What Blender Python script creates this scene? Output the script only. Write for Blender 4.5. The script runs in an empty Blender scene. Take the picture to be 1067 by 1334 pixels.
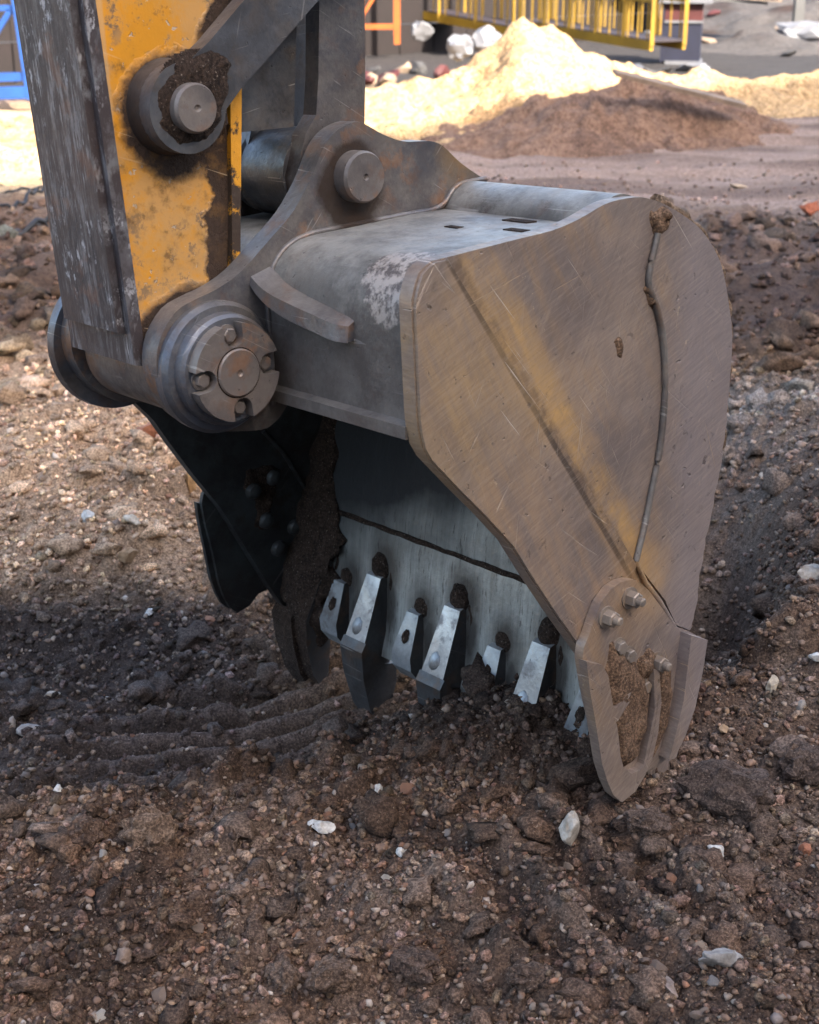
import bpy, bmesh, math, random
import numpy as np
from mathutils import Vector, Matrix, noise as mnoise

# ------------------------------------------------------------------ camera, sky, sun, exposure
S = bpy.context.scene
COL = S.collection
R = math.radians
cam_d = bpy.data.cameras.new('camera')
cam_d.sensor_fit = 'VERTICAL'
cam_d.sensor_height = 36.0
cam_d.lens = 36.0 * 1900.0 / 1334.0
cam_d.clip_start = 0.05
cam_d.clip_end = 2000.0
cam_d.dof.use_dof = True
cam_d.dof.focus_distance = 2.7
cam_d.dof.aperture_fstop = 6.7
cam = bpy.data.objects.new('camera', cam_d)
COL.objects.link(cam)
cam.location = (0.0, 0.0, 1.6)
cam.rotation_euler = (R(90 - 21.0), 0, 0)
S.camera = cam

SUN_EL = R(32.0)
SUN_DIR = Vector((0.634 * math.cos(SUN_EL), -0.773 * math.cos(SUN_EL), math.sin(SUN_EL)))   # towards the sun
world = bpy.data.worlds.new('World')
S.world = world
world.use_nodes = True
wn = world.node_tree.nodes
wl = world.node_tree.links
wn.clear()
sky = wn.new('ShaderNodeTexSky')
sky.sky_type = 'NISHITA'
sky.sun_disc = False
sky.sun_elevation = SUN_EL
sky.sun_rotation = math.atan2(SUN_DIR.x, SUN_DIR.y)
sky.air_density = 1.0
sky.dust_density = 4.0
sky.ozone_density = 1.0
bg = wn.new('ShaderNodeBackground')
bg.inputs['Strength'].default_value = 0.15
wo = wn.new('ShaderNodeOutputWorld')
wl.new(sky.outputs[0], bg.inputs[0])
wl.new(bg.outputs[0], wo.inputs[0])
sun_d = bpy.data.lights.new('sun', 'SUN')
sun_d.energy = 4.2
sun_d.angle = R(0.53)
sun_d.color = (1.0, 0.93, 0.82)
sun = bpy.data.objects.new('sun', sun_d)
COL.objects.link(sun)
sun.rotation_euler = SUN_DIR.to_track_quat('Z', 'Y').to_euler()
S.view_settings.view_transform = 'Standard'
S.view_settings.look = 'None'
S.view_settings.gamma = 1.0
S.view_settings.use_curve_mapping = False
S.view_settings.exposure = 2.4
S.view_settings.use_white_balance = True
S.view_settings.white_balance_temperature = 6800

random.seed(7)
rng = np.random.default_rng(7)

# ------------------------------------------------------------------ node helper
class NT:
    def __init__(s, name):
        s.m = bpy.data.materials.new(name)
        s.m.use_nodes = True
        s.t = s.m.node_tree
        s.t.nodes.clear()
        s.out = s.t.nodes.new('ShaderNodeOutputMaterial')
        s.b = s.t.nodes.new('ShaderNodeBsdfPrincipled')
        s.t.links.new(s.b.outputs[0], s.out.inputs[0])
        s.tc = s.t.nodes.new('ShaderNodeTexCoord').outputs['Object']
    def n(s, t, **k):
        x = s.t.nodes.new(t)
        for a, v in k.items():
            setattr(x, a, v)
        return x
    def inp(s, sock, v):
        if hasattr(v, 'is_output') or isinstance(v, bpy.types.NodeSocket):
            s.t.links.new(v, sock)
        else:
            if isinstance(v, (tuple, list)) and len(v) == 3 and sock.type == 'RGBA':
                v = (*v, 1)
            sock.default_value = v
    def math(s, op, a, b=0.0, c=0.0, clamp=False):
        x = s.n('ShaderNodeMath', operation=op, use_clamp=clamp)
        s.inp(x.inputs[0], a); s.inp(x.inputs[1], b)
        if len(x.inputs) > 2: s.inp(x.inputs[2], c)
        return x.outputs[0]
    def noise(s, scale, detail=4, rough=0.55, vec=None, dist=0.0):
        x = s.n('ShaderNodeTexNoise')
        s.inp(x.inputs['Vector'], vec if vec is not None else s.tc)
        x.inputs['Scale'].default_value = scale
        x.inputs['Detail'].default_value = detail
        x.inputs['Roughness'].default_value = rough
        x.inputs['Distortion'].default_value = dist
        return x.outputs[0]
    def mapv(s, rot=(0, 0, 0), scale=(1, 1, 1), loc=(0, 0, 0), vec=None):
        # rotate first, then stretch
        a = s.n('ShaderNodeMapping')
        s.inp(a.inputs['Vector'], vec if vec is not None else s.tc)
        a.inputs['Rotation'].default_value = rot
        b = s.n('ShaderNodeMapping')
        s.t.links.new(a.outputs[0], b.inputs['Vector'])
        b.inputs['Scale'].default_value = scale
        b.inputs['Location'].default_value = loc
        return b.outputs[0]
    def ramp(s, v, a, b, lo=0.0, hi=1.0):
        x = s.n('ShaderNodeMapRange', clamp=True)
        s.inp(x.inputs[0], v)
        x.inputs[1].default_value = a; x.inputs[2].default_value = b
        x.inputs[3].default_value = lo; x.inputs[4].default_value = hi
        return x.outputs[0]
    def mix(s, f, a, b, mode='MIX'):
        x = s.n('ShaderNodeMix', data_type='RGBA', blend_type=mode)
        s.inp(x.inputs[0], f); s.inp(x.inputs[6], a); s.inp(x.inputs[7], b)
        return x.outputs[2]
    def bump(s, h, dist=0.002, strength=1.0, nrm=None):
        x = s.n('ShaderNodeBump')
        s.inp(x.inputs['Height'], h)
        x.inputs['Distance'].default_value = dist
        x.inputs['Strength'].default_value = strength
        if nrm is not None: s.t.links.new(nrm, x.inputs['Normal'])
        return x.outputs[0]
    def near(s, c, r0, r1, wob=0.0, wscale=12, squash=(1, 0, 1)):
        # 1 inside r0 of the point c (measured in the side view), 0 beyond r1
        v = s.n('ShaderNodeVectorMath', operation='SUBTRACT'); s.inp(v.inputs[0], s.tc); v.inputs[1].default_value = c
        m = s.n('ShaderNodeVectorMath', operation='MULTIPLY'); s.t.links.new(v.outputs[0], m.inputs[0]); m.inputs[1].default_value = squash
        l = s.n('ShaderNodeVectorMath', operation='LENGTH'); s.t.links.new(m.outputs[0], l.inputs[0])
        d = l.outputs['Value']
        if wob: d = s.math('ADD', d, s.math('MULTIPLY', s.math('SUBTRACT', s.noise(wscale, 6, 0.65), 0.5), wob))
        return s.ramp(d, r0, r1, 1, 0)
    def line(s, a, b, width, wob=0.0, soft=2.5, side=0):
        # band along the segment a-b in the side view; side keeps one flank only
        dx, dz = b[0] - a[0], b[1] - a[1]
        L = math.hypot(dx, dz)
        nx, nz = -dz / L, dx / L
        def dot(vx, vz, off):
            v = s.n('ShaderNodeVectorMath', operation='DOT_PRODUCT')
            s.inp(v.inputs[0], s.tc); v.inputs[1].default_value = (vx, 0, vz)
            return s.math('SUBTRACT', v.outputs['Value'], off)
        perp = dot(nx, nz, nx * a[0] + nz * a[1])
        if wob: perp = s.math('ADD', perp, s.math('MULTIPLY', s.math('SUBTRACT', s.noise(14, 5, 0.6), 0.5), wob))
        al = dot(dx / L, dz / L, (dx * a[0] + dz * a[1]) / L)
        e = s.math('MULTIPLY', s.ramp(al, -0.03, 0.02), s.ramp(al, L - 0.02, L + 0.03, 1, 0))
        m = s.ramp(s.math('ABSOLUTE', perp), width, width * soft, 1, 0)
        if side > 0: m = s.math('MULTIPLY', m, s.ramp(perp, -0.004, 0.004))
        if side < 0: m = s.math('MULTIPLY', m, s.ramp(perp, -0.004, 0.004, 1, 0))
        return s.math('MULTIPLY', m, e)
    def scratch(s, angle, stretch=60, thr=0.66, scale=1.0, soft=0.03, seed=0.0, breakup=3.0):
        v = s.mapv(rot=(0, angle, 0), scale=(3.0 * scale, 3.0 * scale, 3.0 * stretch / 10 * scale * 10), loc=(seed, seed * 2, seed * 3))
        f = s.noise(1.0, 2, 0.5, vec=v, dist=0.25)
        m = s.ramp(f, thr, thr + soft)
        g = s.ramp(s.noise(breakup, 3, 0.6, vec=s.mapv(loc=(seed, 0, seed))), 0.42, 0.6)
        return s.math('MULTIPLY', m, g)

def simple(name, col, rough=0.7, metal=0.0, var=0.35, scale=6.0, bump=0.0, col2=None, bscale=60):
    t = NT(name)
    f = t.noise(scale, 5, 0.6)
    c2 = col2 or tuple(c * (1 - var) for c in col)
    t.inp(t.b.inputs['Base Color'], t.mix(t.ramp(f, 0.35, 0.65), col, c2))
    t.b.inputs['Roughness'].default_value = rough
    t.b.inputs['Metallic'].default_value = metal
    if bump: t.inp(t.b.inputs['Normal'], t.bump(t.noise(bscale, 4, 0.6), bump))
    return t.m

OCHRE = (0.36, 0.20, 0.06)
SOILC = (0.150, 0.095, 0.062)

def mat_plate():
    # worn outer face of the side plates: brown steel rubbed by soil, ochre paint left along the crease
    t = NT('worn_side_plate_steel')
    big = t.noise(3.2, 6, 0.6)
    strk = t.noise(1.0, 6, 0.7, vec=t.mapv(rot=(0, R(28), 0), scale=(22, 8, 3.0)))
    fine = t.noise(1.0, 3, 0.6, vec=t.mapv(rot=(0, R(-32), 0), scale=(160, 30, 9)))
    c = t.mix(t.ramp(big, 0.36, 0.62), (0.225, 0.178, 0.146), (0.128, 0.108, 0.104))
    c = t.mix(t.math('MULTIPLY', t.math('MULTIPLY', t.ramp(strk, 0.45, 0.64), t.ramp(t.noise(4, 4, 0.6), 0.40, 0.60)), 0.6), c, (0.275, 0.180, 0.095))
    c = t.mix(t.math('MULTIPLY', t.ramp(t.noise(9, 6, 0.7), 0.46, 0.60), 0.4), c, (0.115, 0.088, 0.078))
    c = t.mix(t.math('MULTIPLY', t.math('MULTIPLY', t.ramp(fine, 0.54, 0.70), t.ramp(t.noise(5, 4, 0.6), 0.42, 0.60)), 0.35), c, (0.30, 0.25, 0.21))
    c = t.mix(t.math('MULTIPLY', t.ramp(fine, 0.46, 0.3), 0.25), c, (0.09, 0.068, 0.055))
    # the front strip is browner than the wear plate behind the curved weld
    grad = t.n('ShaderNodeSeparateXYZ'); t.inp(grad.inputs[0], t.tc)
    c = t.mix(t.math('MULTIPLY', t.ramp(grad.outputs[0], -0.06, 0.02), 0.75), c, (0.182, 0.160, 0.165))
    y = t.line((-0.505, 1.085), (-0.065, 0.425), 0.014, wob=0.045, soft=4.2)
    c = t.mix(t.math('MULTIPLY', y, t.math('MULTIPLY', t.ramp(t.noise(9, 6, 0.7), 0.38, 0.60, 0.15, 0.95), t.ramp(strk, 0.38, 0.56, 0.35, 0.95))), c, (0.42, 0.26, 0.10))
    k1 = t.line((-0.5475, 1.0835), (-0.112, 0.440), 0.020, wob=0.022, soft=1.5, side=1)
    c = t.mix(t.math('MULTIPLY', k1, t.ramp(t.noise(30, 5, 0.7), 0.40, 0.58, 0.15, 0.75)), c, (0.088, 0.062, 0.048))
    k2 = t.line((-0.5475, 1.0835), (-0.112, 0.440), 0.0035, wob=0.003, soft=2.0)
    c = t.mix(t.math('MULTIPLY', k2, 0.8), c, (0.040, 0.030, 0.025))
    y2 = t.near((-0.53, 0, 0.86), 0.05, 0.24, wob=0.16, wscale=7)
    c = t.mix(t.math('MULTIPLY', y2, t.ramp(strk, 0.40, 0.60, 0.3, 0.7)), c, (0.33, 0.225, 0.115))
    y4 = t.line((-0.50, 0.72), (-0.20, 0.40), 0.05, wob=0.10, soft=3.0)
    c = t.mix(t.math('MULTIPLY', y4, t.ramp(strk, 0.42, 0.60, 0.05, 0.55)), c, (0.27, 0.185, 0.12))
    y3 = t.near((-0.12, 0, 0.44), 0.03, 0.12, wob=0.08, wscale=9)
    c = t.mix(t.math('MULTIPLY', y3, 0.35), c, (0.36, 0.215, 0.09))
    br = t.noise(1.0, 4, 0.7, vec=t.mapv(rot=(0, R(-68), 0), scale=(260, 40, 14), loc=(2, 2, 2)))
    c = t.mix(t.math('MULTIPLY', t.ramp(br, 0.50, 0.66), 0.24), c, (0.34, 0.285, 0.235))
    c = t.mix(t.math('MULTIPLY', t.ramp(br, 0.48, 0.34), 0.20), c, (0.080, 0.062, 0.052))
    # scratches
    sc = None
    for i, (a, st, th) in enumerate([(R(-62), 34, 0.70), (R(-38), 30, 0.71), (R(52), 22, 0.72), (R(82), 40, 0.71)]):
        q = t.scratch(a, st, th, scale=1.6, seed=3.7 * i + 1)
        sc = q if sc is None else t.math('MAXIMUM', sc, q)
    c = t.mix(t.math('MULTIPLY', sc, 0.55), c, (0.42, 0.35, 0.29))
    for i, (a, th) in enumerate([(R(-70), 0.735), (R(-50), 0.735), (R(15), 0.745), (R(62), 0.74), (R(88), 0.735)]):
        q = t.scratch(a, 60, th, scale=1.1, seed=11.3 + 2.9 * i, soft=0.012, breakup=2.0)
        c = t.mix(t.math('MULTIPLY', q, 0.8), c, (0.50, 0.44, 0.38) if i % 2 else (0.38, 0.28, 0.18))
        sc = t.math('MAXIMUM', sc, q)
    chip = t.math('MULTIPLY', t.ramp(t.noise(34, 8, 0.75), 0.615, 0.628), t.ramp(t.noise(5, 3, 0.6), 0.48, 0.58))
    c = t.mix(t.math('MULTIPLY', chip, 0.65), c, (0.085, 0.062, 0.052))
    chip2 = t.math('MULTIPLY', t.ramp(t.noise(48, 8, 0.75, vec=t.mapv(loc=(5, 2, 1))), 0.64, 0.65), t.ramp(t.noise(4, 3, 0.6), 0.5, 0.60))
    c = t.mix(t.math('MULTIPLY', chip2, 0.7), c, (0.42, 0.34, 0.24))
    c = t.mix(1.0, c, (1.28, 1.25, 1.24), 'MULTIPLY')
    # dark specks and small pits
    pit = t.ramp(t.noise(75, 2, 0.5), 0.70, 0.76)
    c = t.mix(t.math('MULTIPLY', pit, 0.6), c, (0.05, 0.035, 0.028))
    t.inp(t.b.inputs['Base Color'], c)
    t.b.inputs['Metallic'].default_value = 0.35
    t.inp(t.b.inputs['Roughness'], t.ramp(fine, 0.3, 0.7, 0.56, 0.36))
    h = t.math('ADD', t.math('MULTIPLY', fine, 0.5), t.math('SUBTRACT', t.math('MULTIPLY', big, 3.0), t.math('ADD', sc, t.math('ADD', chip, pit))))
    n1 = t.bump(t.noise(3.0, 3, 0.5), 0.018, 0.7)
    t.inp(t.b.inputs['Normal'], t.bump(h, 0.0016, 0.9, nrm=n1))
    return t.m

def mat_steel(name, a=(0.115, 0.108, 0.105), b=(0.075, 0.070, 0.070), rust=(0.17, 0.095, 0.055), rust_amt=0.5, rough=0.5, metal=0.35,
              dust=0.3, dust_col=(0.27, 0.235, 0.20), scratch_amt=0.5, extra=None, sc_angles=(-30, 50), bumpd=0.0015, pits=0.0):
    t = NT(name)
    big = t.noise(5, 6, 0.62)
    mid = t.noise(22, 5, 0.62)
    fine = t.noise(130, 3, 0.6)
    c = t.mix(t.ramp(big, 0.42, 0.58), a, b)
    c = t.mix(t.math('MULTIPLY', t.ramp(t.noise(11, 6, 0.7), 0.50, 0.62), 0.45), c, t.mix(1.0, b, (0.55, 0.50, 0.50), 'MULTIPLY'))
    c = t.mix(t.math('MULTIPLY', t.math('MULTIPLY', t.ramp(mid, 0.49, 0.60), t.ramp(t.noise(6, 4, 0.6), 0.42, 0.58)), rust_amt), c, rust)
    c = t.mix(t.math('MULTIPLY', t.ramp(t.math('ADD', t.noise(9, 6, 0.7), t.math('MULTIPLY', fine, 0.25)), 0.58, 0.80), dust), c, dust_col)
    geo = t.n('ShaderNodeNewGeometry')
    up = t.n('ShaderNodeSeparateXYZ'); t.inp(up.inputs[0], geo.outputs['Normal'])
    # dust settles on faces that point up
    c = t.mix(t.math('MULTIPLY', t.ramp(up.outputs[2], 0.35, 0.95), t.ramp(t.noise(16, 6, 0.7), 0.38, 0.62, 0.08, 0.95 * min(1.0, dust + 0.25))), c, dust_col)
    sc = t.math('MAXIMUM', t.scratch(R(sc_angles[0]), 30, 0.69, 2.2, seed=2.2), t.scratch(R(sc_angles[1]), 26, 0.70, 2.0, seed=5.1))
    c = t.mix(t.math('MULTIPLY', sc, scratch_amt), c, (0.42, 0.40, 0.38))
    speck = t.ramp(t.noise(95, 2, 0.5), 0.70, 0.75)
    c = t.mix(t.math('MULTIPLY', speck, 0.5), c, (0.035, 0.028, 0.025))
    rgh = t.ramp(mid, 0.35, 0.7, rough - 0.1, rough + 0.15)
    if extra: c, rgh = extra(t, c, rgh)
    t.inp(t.b.inputs['Base Color'], c)
    t.b.inputs['Metallic'].default_value = metal
    t.inp(t.b.inputs['Roughness'], rgh)
    h = t.math('ADD', t.math('MULTIPLY', mid, 1.2), t.math('ADD', t.math('MULTIPLY', fine, 0.5), t.math('MULTIPLY', speck, -0.5)))
    n1 = t.bump(t.noise(5.0, 3, 0.5), 0.010, 0.6)
    t.inp(t.b.inputs['Normal'], t.bump(h, bumpd, 0.9, nrm=n1))
    return t.m

def grime_pins(t, c, rgh):
    # oily soil pressed around the bucket-link pin and the holes of the top deck
    g = t.near((-0.405, 0, 1.155), 0.064, 0.082, wob=0.05, wscale=14)
    g2 = t.near((-0.400, 0, 1.095), 0.035, 0.060, wob=0.04, wscale=18)
    g = t.math('MAXIMUM', g, g2)
    c = t.mix(t.math('MULTIPLY', g, 0.9), c, (0.030, 0.018, 0.012))
    rim = t.near((-0.15, 0, 1.19), 0.01, 0.07, wob=0.05, wscale=20)
    c = t.mix(t.math('MULTIPLY', rim, 0.6), c, (0.26, 0.15, 0.05))
    return c, t.math('ADD', rgh, t.math('MULTIPLY', g, 0.5))

def box_patch(t, c, rgh):
    # crust of chipped paint beside the side plate, rust brown lower down
    sp = t.n('ShaderNodeSeparateXYZ'); t.inp(sp.inputs[0], t.tc)
    v = t.n('ShaderNodeVectorMath', operation='SUBTRACT'); t.inp(v.inputs[0], t.tc); v.inputs[1].default_value = (-0.575, 0.085, 1.055)
    l = t.n('ShaderNodeVectorMath', operation='LENGTH'); t.t.links.new(v.outputs[0], l.inputs[0])
    d = t.math('ADD', l.outputs['Value'], t.math('MULTIPLY', t.math('SUBTRACT', t.noise(22, 5, 0.7), 0.5), 0.10))
    m = t.ramp(d, 0.070, 0.078, 1, 0)
    cr = t.mix(t.ramp(t.noise(60, 4, 0.7), 0.42, 0.56), (0.10, 0.085, 0.08), (0.36, 0.32, 0.29))
    c = t.mix(m, c, cr)
    low = t.ramp(sp.outputs[2], 1.02, 0.92)
    c = t.mix(t.math('MULTIPLY', low, 0.55), c, (0.085, 0.066, 0.058))
    return c, rgh

def mat_yellow():
    t = NT('yellow_arm_paint')
    big = t.noise(4.5, 6, 0.65); mid = t.noise(26, 6, 0.7); fine = t.noise(140, 3, 0.6)
    c = t.mix(t.ramp(big, 0.4, 0.62), (0.60, 0.245, 0.008), (0.52, 0.225, 0.015))
    # washed-out dusty film
    film = t.math('MULTIPLY', t.ramp(t.noise(7, 8, 0.75), 0.45, 0.56), 0.55)
    c = t.mix(film, c, (0.42, 0.27, 0.13))
    c = t.mix(t.math('MULTIPLY', t.ramp(t.noise(28, 8, 0.8), 0.55, 0.60), t.ramp(t.noise(5, 4, 0.6), 0.44, 0.56)), c, (0.17, 0.105, 0.06))
    zed = t.n('ShaderNodeSeparateXYZ'); t.inp(zed.inputs[0], t.tc)
    low = t.ramp(zed.outputs[2], 1.22, 1.02, 0.0, 0.55)
    c = t.mix(t.math('MULTIPLY', low, t.ramp(mid, 0.35, 0.6)), c, (0.40, 0.25, 0.115))
    # pale edge line beside the weld
    c = t.mix(t.math('MULTIPLY', t.line((-0.828, 0.93), (-0.834, 1.9), 0.006, wob=0.004, soft=1.6), 0.5), c, (0.50, 0.36, 0.20))
    # rust freckles and stains
    st = t.ramp(t.math('ADD', mid, t.math('MULTIPLY', big, 0.35)), 0.78, 0.86)
    c = t.mix(t.math('MULTIPLY', st, 0.75), c, (0.10, 0.052, 0.022))
    chips = t.ramp(t.noise(60, 3, 0.6), 0.665, 0.70)
    c = t.mix(t.math('MULTIPLY', chips, 0.8), c, (0.42, 0.36, 0.30))
    # oily soil round the link eye, running down the rear edge
    g = t.near((-0.712, 0, 1.292), 0.092, 0.110, wob=0.055, wscale=17)
    g = t.math('MAXIMUM', g, t.near((-0.640, 0, 1.230), 0.03, 0.060, wob=0.06, wscale=16))
    g = t.math('MAXIMUM', g, t.line((-0.612, 1.34), (-0.645, 0.99), 0.030, wob=0.095, soft=1.3))
    g = t.math('MAXIMUM', g, t.near((-0.709, 0, 0.890), 0.118, 0.134, wob=0.03, wscale=22))
    g = t.math('MAXIMUM', g, t.line((-0.58, 1.50), (-0.64, 1.39), 0.016, wob=0.05, soft=1.6))
    gg = t.math('MULTIPLY', g, t.ramp(mid, 0.2, 0.36, 0.9, 1.0))
    c = t.mix(gg, c, t.mix(fine, (0.022, 0.012, 0.007), (0.055, 0.030, 0.018)))
    halo = t.near((-0.72, 0, 1.22), 0.09, 0.22, wob=0.12, wscale=8)
    c = t.mix(t.math('MULTIPLY', halo, t.ramp(mid, 0.5, 0.62, 0.0, 0.55)), c, (0.16, 0.08, 0.02))
    sc = t.scratch(R(-20), 26, 0.71, 2.0, seed=7.3)
    c = t.mix(t.math('MULTIPLY', sc, 0.5), c, (0.58, 0.46, 0.33))
    t.inp(t.b.inputs['Base Color'], c)
    t.inp(t.b.inputs['Roughness'], t.math('ADD', 0.42, t.math('MULTIPLY', gg, 0.5)))
    h = t.math('ADD', t.math('MULTIPLY', gg, t.math('MULTIPLY', t.noise(70, 5, 0.7), 6.0)), t.math('SUBTRACT', mid, chips))
    t.inp(t.b.inputs['Normal'], t.bump(h, 0.0014, 0.9))
    return t.m

def mat_black_wear():
    t = NT('scuffed_dark_steel')
    big = t.noise(5, 6, 0.6)
    c = t.mix(t.ramp(big, 0.35, 0.65), (0.062, 0.044, 0.043), (0.036, 0.031, 0.035))
    # pale scuffs running along the arm
    v = t.mapv(scale=(14, 60, 9))
    sc = t.noise(1.0, 6, 0.75, vec=v, dist=0.3)
    patch = t.ramp(t.noise(7, 5, 0.65), 0.38, 0.60)
    c = t.mix(t.math('MULTIPLY', t.ramp(sc, 0.48, 0.58), t.math('MULTIPLY', patch, 0.9)), c, (0.190, 0.192, 0.205))
    c = t.mix(t.math('MULTIPLY', t.ramp(t.noise(1.0, 7, 0.8, vec=t.mapv(scale=(30, 40, 18), loc=(1, 5, 2))), 0.56, 0.61), t.ramp(t.noise(5, 5, 0.65), 0.47, 0.60)), c, (0.36, 0.36, 0.38))
    sc2 = t.ramp(t.noise(1.0, 3, 0.7, vec=t.mapv(scale=(25, 150, 12), loc=(3, 1, 2))), 0.62, 0.68)
    c = t.mix(t.math('MULTIPLY', sc2, t.math('MULTIPLY', patch, 0.85)), c, (0.42, 0.42, 0.43))
    c = t.mix(t.math('MULTIPLY', t.ramp(t.noise(12, 5, 0.6), 0.60, 0.66), 0.4), c, (0.16, 0.07, 0.04))
    t.inp(t.b.inputs['Base Color'], c)
    t.b.inputs['Metallic'].default_value = 0.2
    t.inp(t.b.inputs['Roughness'], t.ramp(sc, 0.3, 0.7, 0.62, 0.42))
    t.inp(t.b.inputs['Normal'], t.bump(t.math('ADD', sc, t.noise(50, 4, 0.6)), 0.0012))
    return t.m

def mat_lip():
    # inner face of the lip, polished bare by the soil
    t = NT('polished_lip_steel')
    v = t.mapv(scale=(6, 55, 5))
    st = t.noise(1.0, 6, 0.72, vec=v, dist=0.4)
    sp = t.n('ShaderNodeSeparateXYZ'); t.inp(sp.inputs[0], t.tc)
    c = t.mix(t.ramp(st, 0.35, 0.65), (0.27, 0.285, 0.27), (0.43, 0.445, 0.43))
    c = t.mix(t.math('MULTIPLY', t.ramp(t.noise(1.0, 4, 0.6, vec=t.mapv(rot=(0, 0, 0), scale=(9, 130, 10), loc=(4, 4, 4))), 0.62, 0.70), 0.7), c, (0.07, 0.065, 0.06))
    c = t.mix(t.math('MULTIPLY', t.ramp(t.noise(9, 5, 0.6), 0.52, 0.7), 0.35), c, (0.22, 0.19, 0.15))
    c = t.mix(t.math('MULTIPLY', t.ramp(t.noise(1.0, 5, 0.75, vec=t.mapv(scale=(20, 90, 16), loc=(7, 1, 3))), 0.58, 0.64), 0.75), c, (0.06, 0.058, 0.055))
    sm = None
    for w_, n_, r_ in ((0.06, 0.21, 0.03), (0.325, 0.21, 0.03), (0.60, 0.21, 0.03), (0.875, 0.21, 0.03), (0.19, 0.15, 0.02), (0.465, 0.15, 0.02), (0.735, 0.15, 0.02), (1.0, 0.15, 0.02)):
        q = t.near((0, w_ - 0.020, n_), r_, r_ + 0.045, wob=0.03, wscale=18, squash=(0, 1, 0.7))
        q2 = t.near((0, w_ - 0.045, n_ - 0.07), 0.012, 0.035, wob=0.03, wscale=18, squash=(0, 1, 0.30))
        q = t.math('MAXIMUM', q, q2)
        sm = q if sm is None else t.math('MAXIMUM', sm, q)
    c = t.mix(t.math('MULTIPLY', sm, 0.85), c, (0.035, 0.028, 0.024))
    # bowl shade put into the colour: near-black deep inside, dark at the far side
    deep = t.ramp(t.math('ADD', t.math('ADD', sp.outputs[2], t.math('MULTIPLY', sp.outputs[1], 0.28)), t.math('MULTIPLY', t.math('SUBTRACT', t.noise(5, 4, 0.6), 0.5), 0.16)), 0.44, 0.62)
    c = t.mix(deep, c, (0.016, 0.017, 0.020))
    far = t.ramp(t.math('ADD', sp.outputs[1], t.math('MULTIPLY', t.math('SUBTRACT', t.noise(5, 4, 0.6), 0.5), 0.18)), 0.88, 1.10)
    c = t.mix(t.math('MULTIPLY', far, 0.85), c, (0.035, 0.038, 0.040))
    t.inp(t.b.inputs['Base Color'], c)
    t.b.inputs['Metallic'].default_value = 0.35
    t.inp(t.b.inputs['Roughness'], t.math('ADD', 0.36, t.math('MULTIPLY', deep, 0.25)))
    t.inp(t.b.inputs['Normal'], t.bump(t.math('ADD', st, t.noise(60, 3, 0.6)), 0.0012))
    return t.m

def mat_soil(name, use_attr=True, col=SOILC, bscale=1.0, rough=0.95):
    t = NT(name)
    if use_attr:
        a = t.n('ShaderNodeAttribute', attribute_name='soil'); base = a.outputs['Color']
    else:
        base = t.mix(0.0, col, col)
    f = t.noise(38 * bscale, 6, 0.7); g = t.noise(190 * bscale, 4, 0.65)
    dark = t.mix(1.0, base, (0.50, 0.46, 0.44), 'MULTIPLY')
    lite = t.mix(1.0, base, (1.35, 1.34, 1.32), 'MULTIPLY')
    c = t.mix(t.ramp(f, 0.36, 0.64), dark, lite)
    c = t.mix(t.ramp(g, 0.50, 0.40, 0.0, 0.65), c, t.mix(1.0, base, (0.28, 0.25, 0.24), 'MULTIPLY'))
    c = t.mix(t.ramp(g, 0.52, 0.62, 0.0, 0.6), c, t.mix(1.0, base, (2.1, 2.05, 2.0), 'MULTIPLY'))
    grit = t.ramp(t.noise(260 * bscale, 2, 0.5), 0.66, 0.72)
    c = t.mix(t.math('MULTIPLY', grit, 0.55), c, (0.33, 0.27, 0.22))
    t.inp(t.b.inputs['Base Color'], c)
    t.b.inputs['Roughness'].default_value = rough
    t.b.inputs['Specular IOR Level'].default_value = 0.25
    t.inp(t.b.inputs['Normal'], t.bump(t.math('ADD', t.math('MULTIPLY', f, 2.0), g), 0.006 / bscale, 0.9))
    return t.m

def mat_stone(name, attr=True, col=(0.4, 0.37, 0.33)):
    t = NT(name)
    base = t.n('ShaderNodeAttribute', attribute_name='soil').outputs['Color'] if attr else t.mix(0.0, col, col)
    c = t.mix(t.ramp(t.noise(60, 5, 0.65), 0.35, 0.65), t.mix(1.0, base, (0.62, 0.58, 0.54), 'MULTIPLY'), t.mix(1.0, base, (1.2, 1.2, 1.2), 'MULTIPLY'))
    c = t.mix(t.math('MULTIPLY', t.ramp(t.noise(25, 4, 0.6), 0.55, 0.7), 0.5), c, (0.16, 0.11, 0.075))
    t.inp(t.b.inputs['Base Color'], c)
    t.b.inputs['Roughness'].default_value = 0.85
    t.inp(t.b.inputs['Normal'], t.bump(t.noise(150, 4, 0.65), 0.0025, 0.8))
    return t.m

M = {}
M['plate'] = mat_plate()
M['box'] = mat_steel('grey_hinge_box_steel', (0.145, 0.142, 0.134), (0.085, 0.080, 0.076), rust=(0.15, 0.09, 0.06), dust=0.45, dust_col=(0.34, 0.325, 0.295), extra=box_patch, rust_amt=0.35, rough=0.5, metal=0.2)
M['ear'] = mat_steel('brown_grey_ear_steel', (0.125, 0.108, 0.100), (0.070, 0.070, 0.082), rust=(0.20, 0.105, 0.060), rust_amt=0.85, rough=0.42, metal=0.4, dust=0.4, dust_col=(0.26, 0.24, 0.22), extra=grime_pins)
M['pin'] = mat_steel('greasy_pin_steel', (0.160, 0.138, 0.128), (0.085, 0.075, 0.074), rust=(0.22, 0.115, 0.065), rust_amt=0.7, rough=0.48, dust=0.35)
M['ring'] = mat_steel('blue_grey_boss_steel', (0.080, 0.095, 0.125), (0.055, 0.052, 0.054), rust=(0.14, 0.08, 0.05), rust_amt=0.35, rough=0.4, metal=0.45, dust=0.25)
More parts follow.
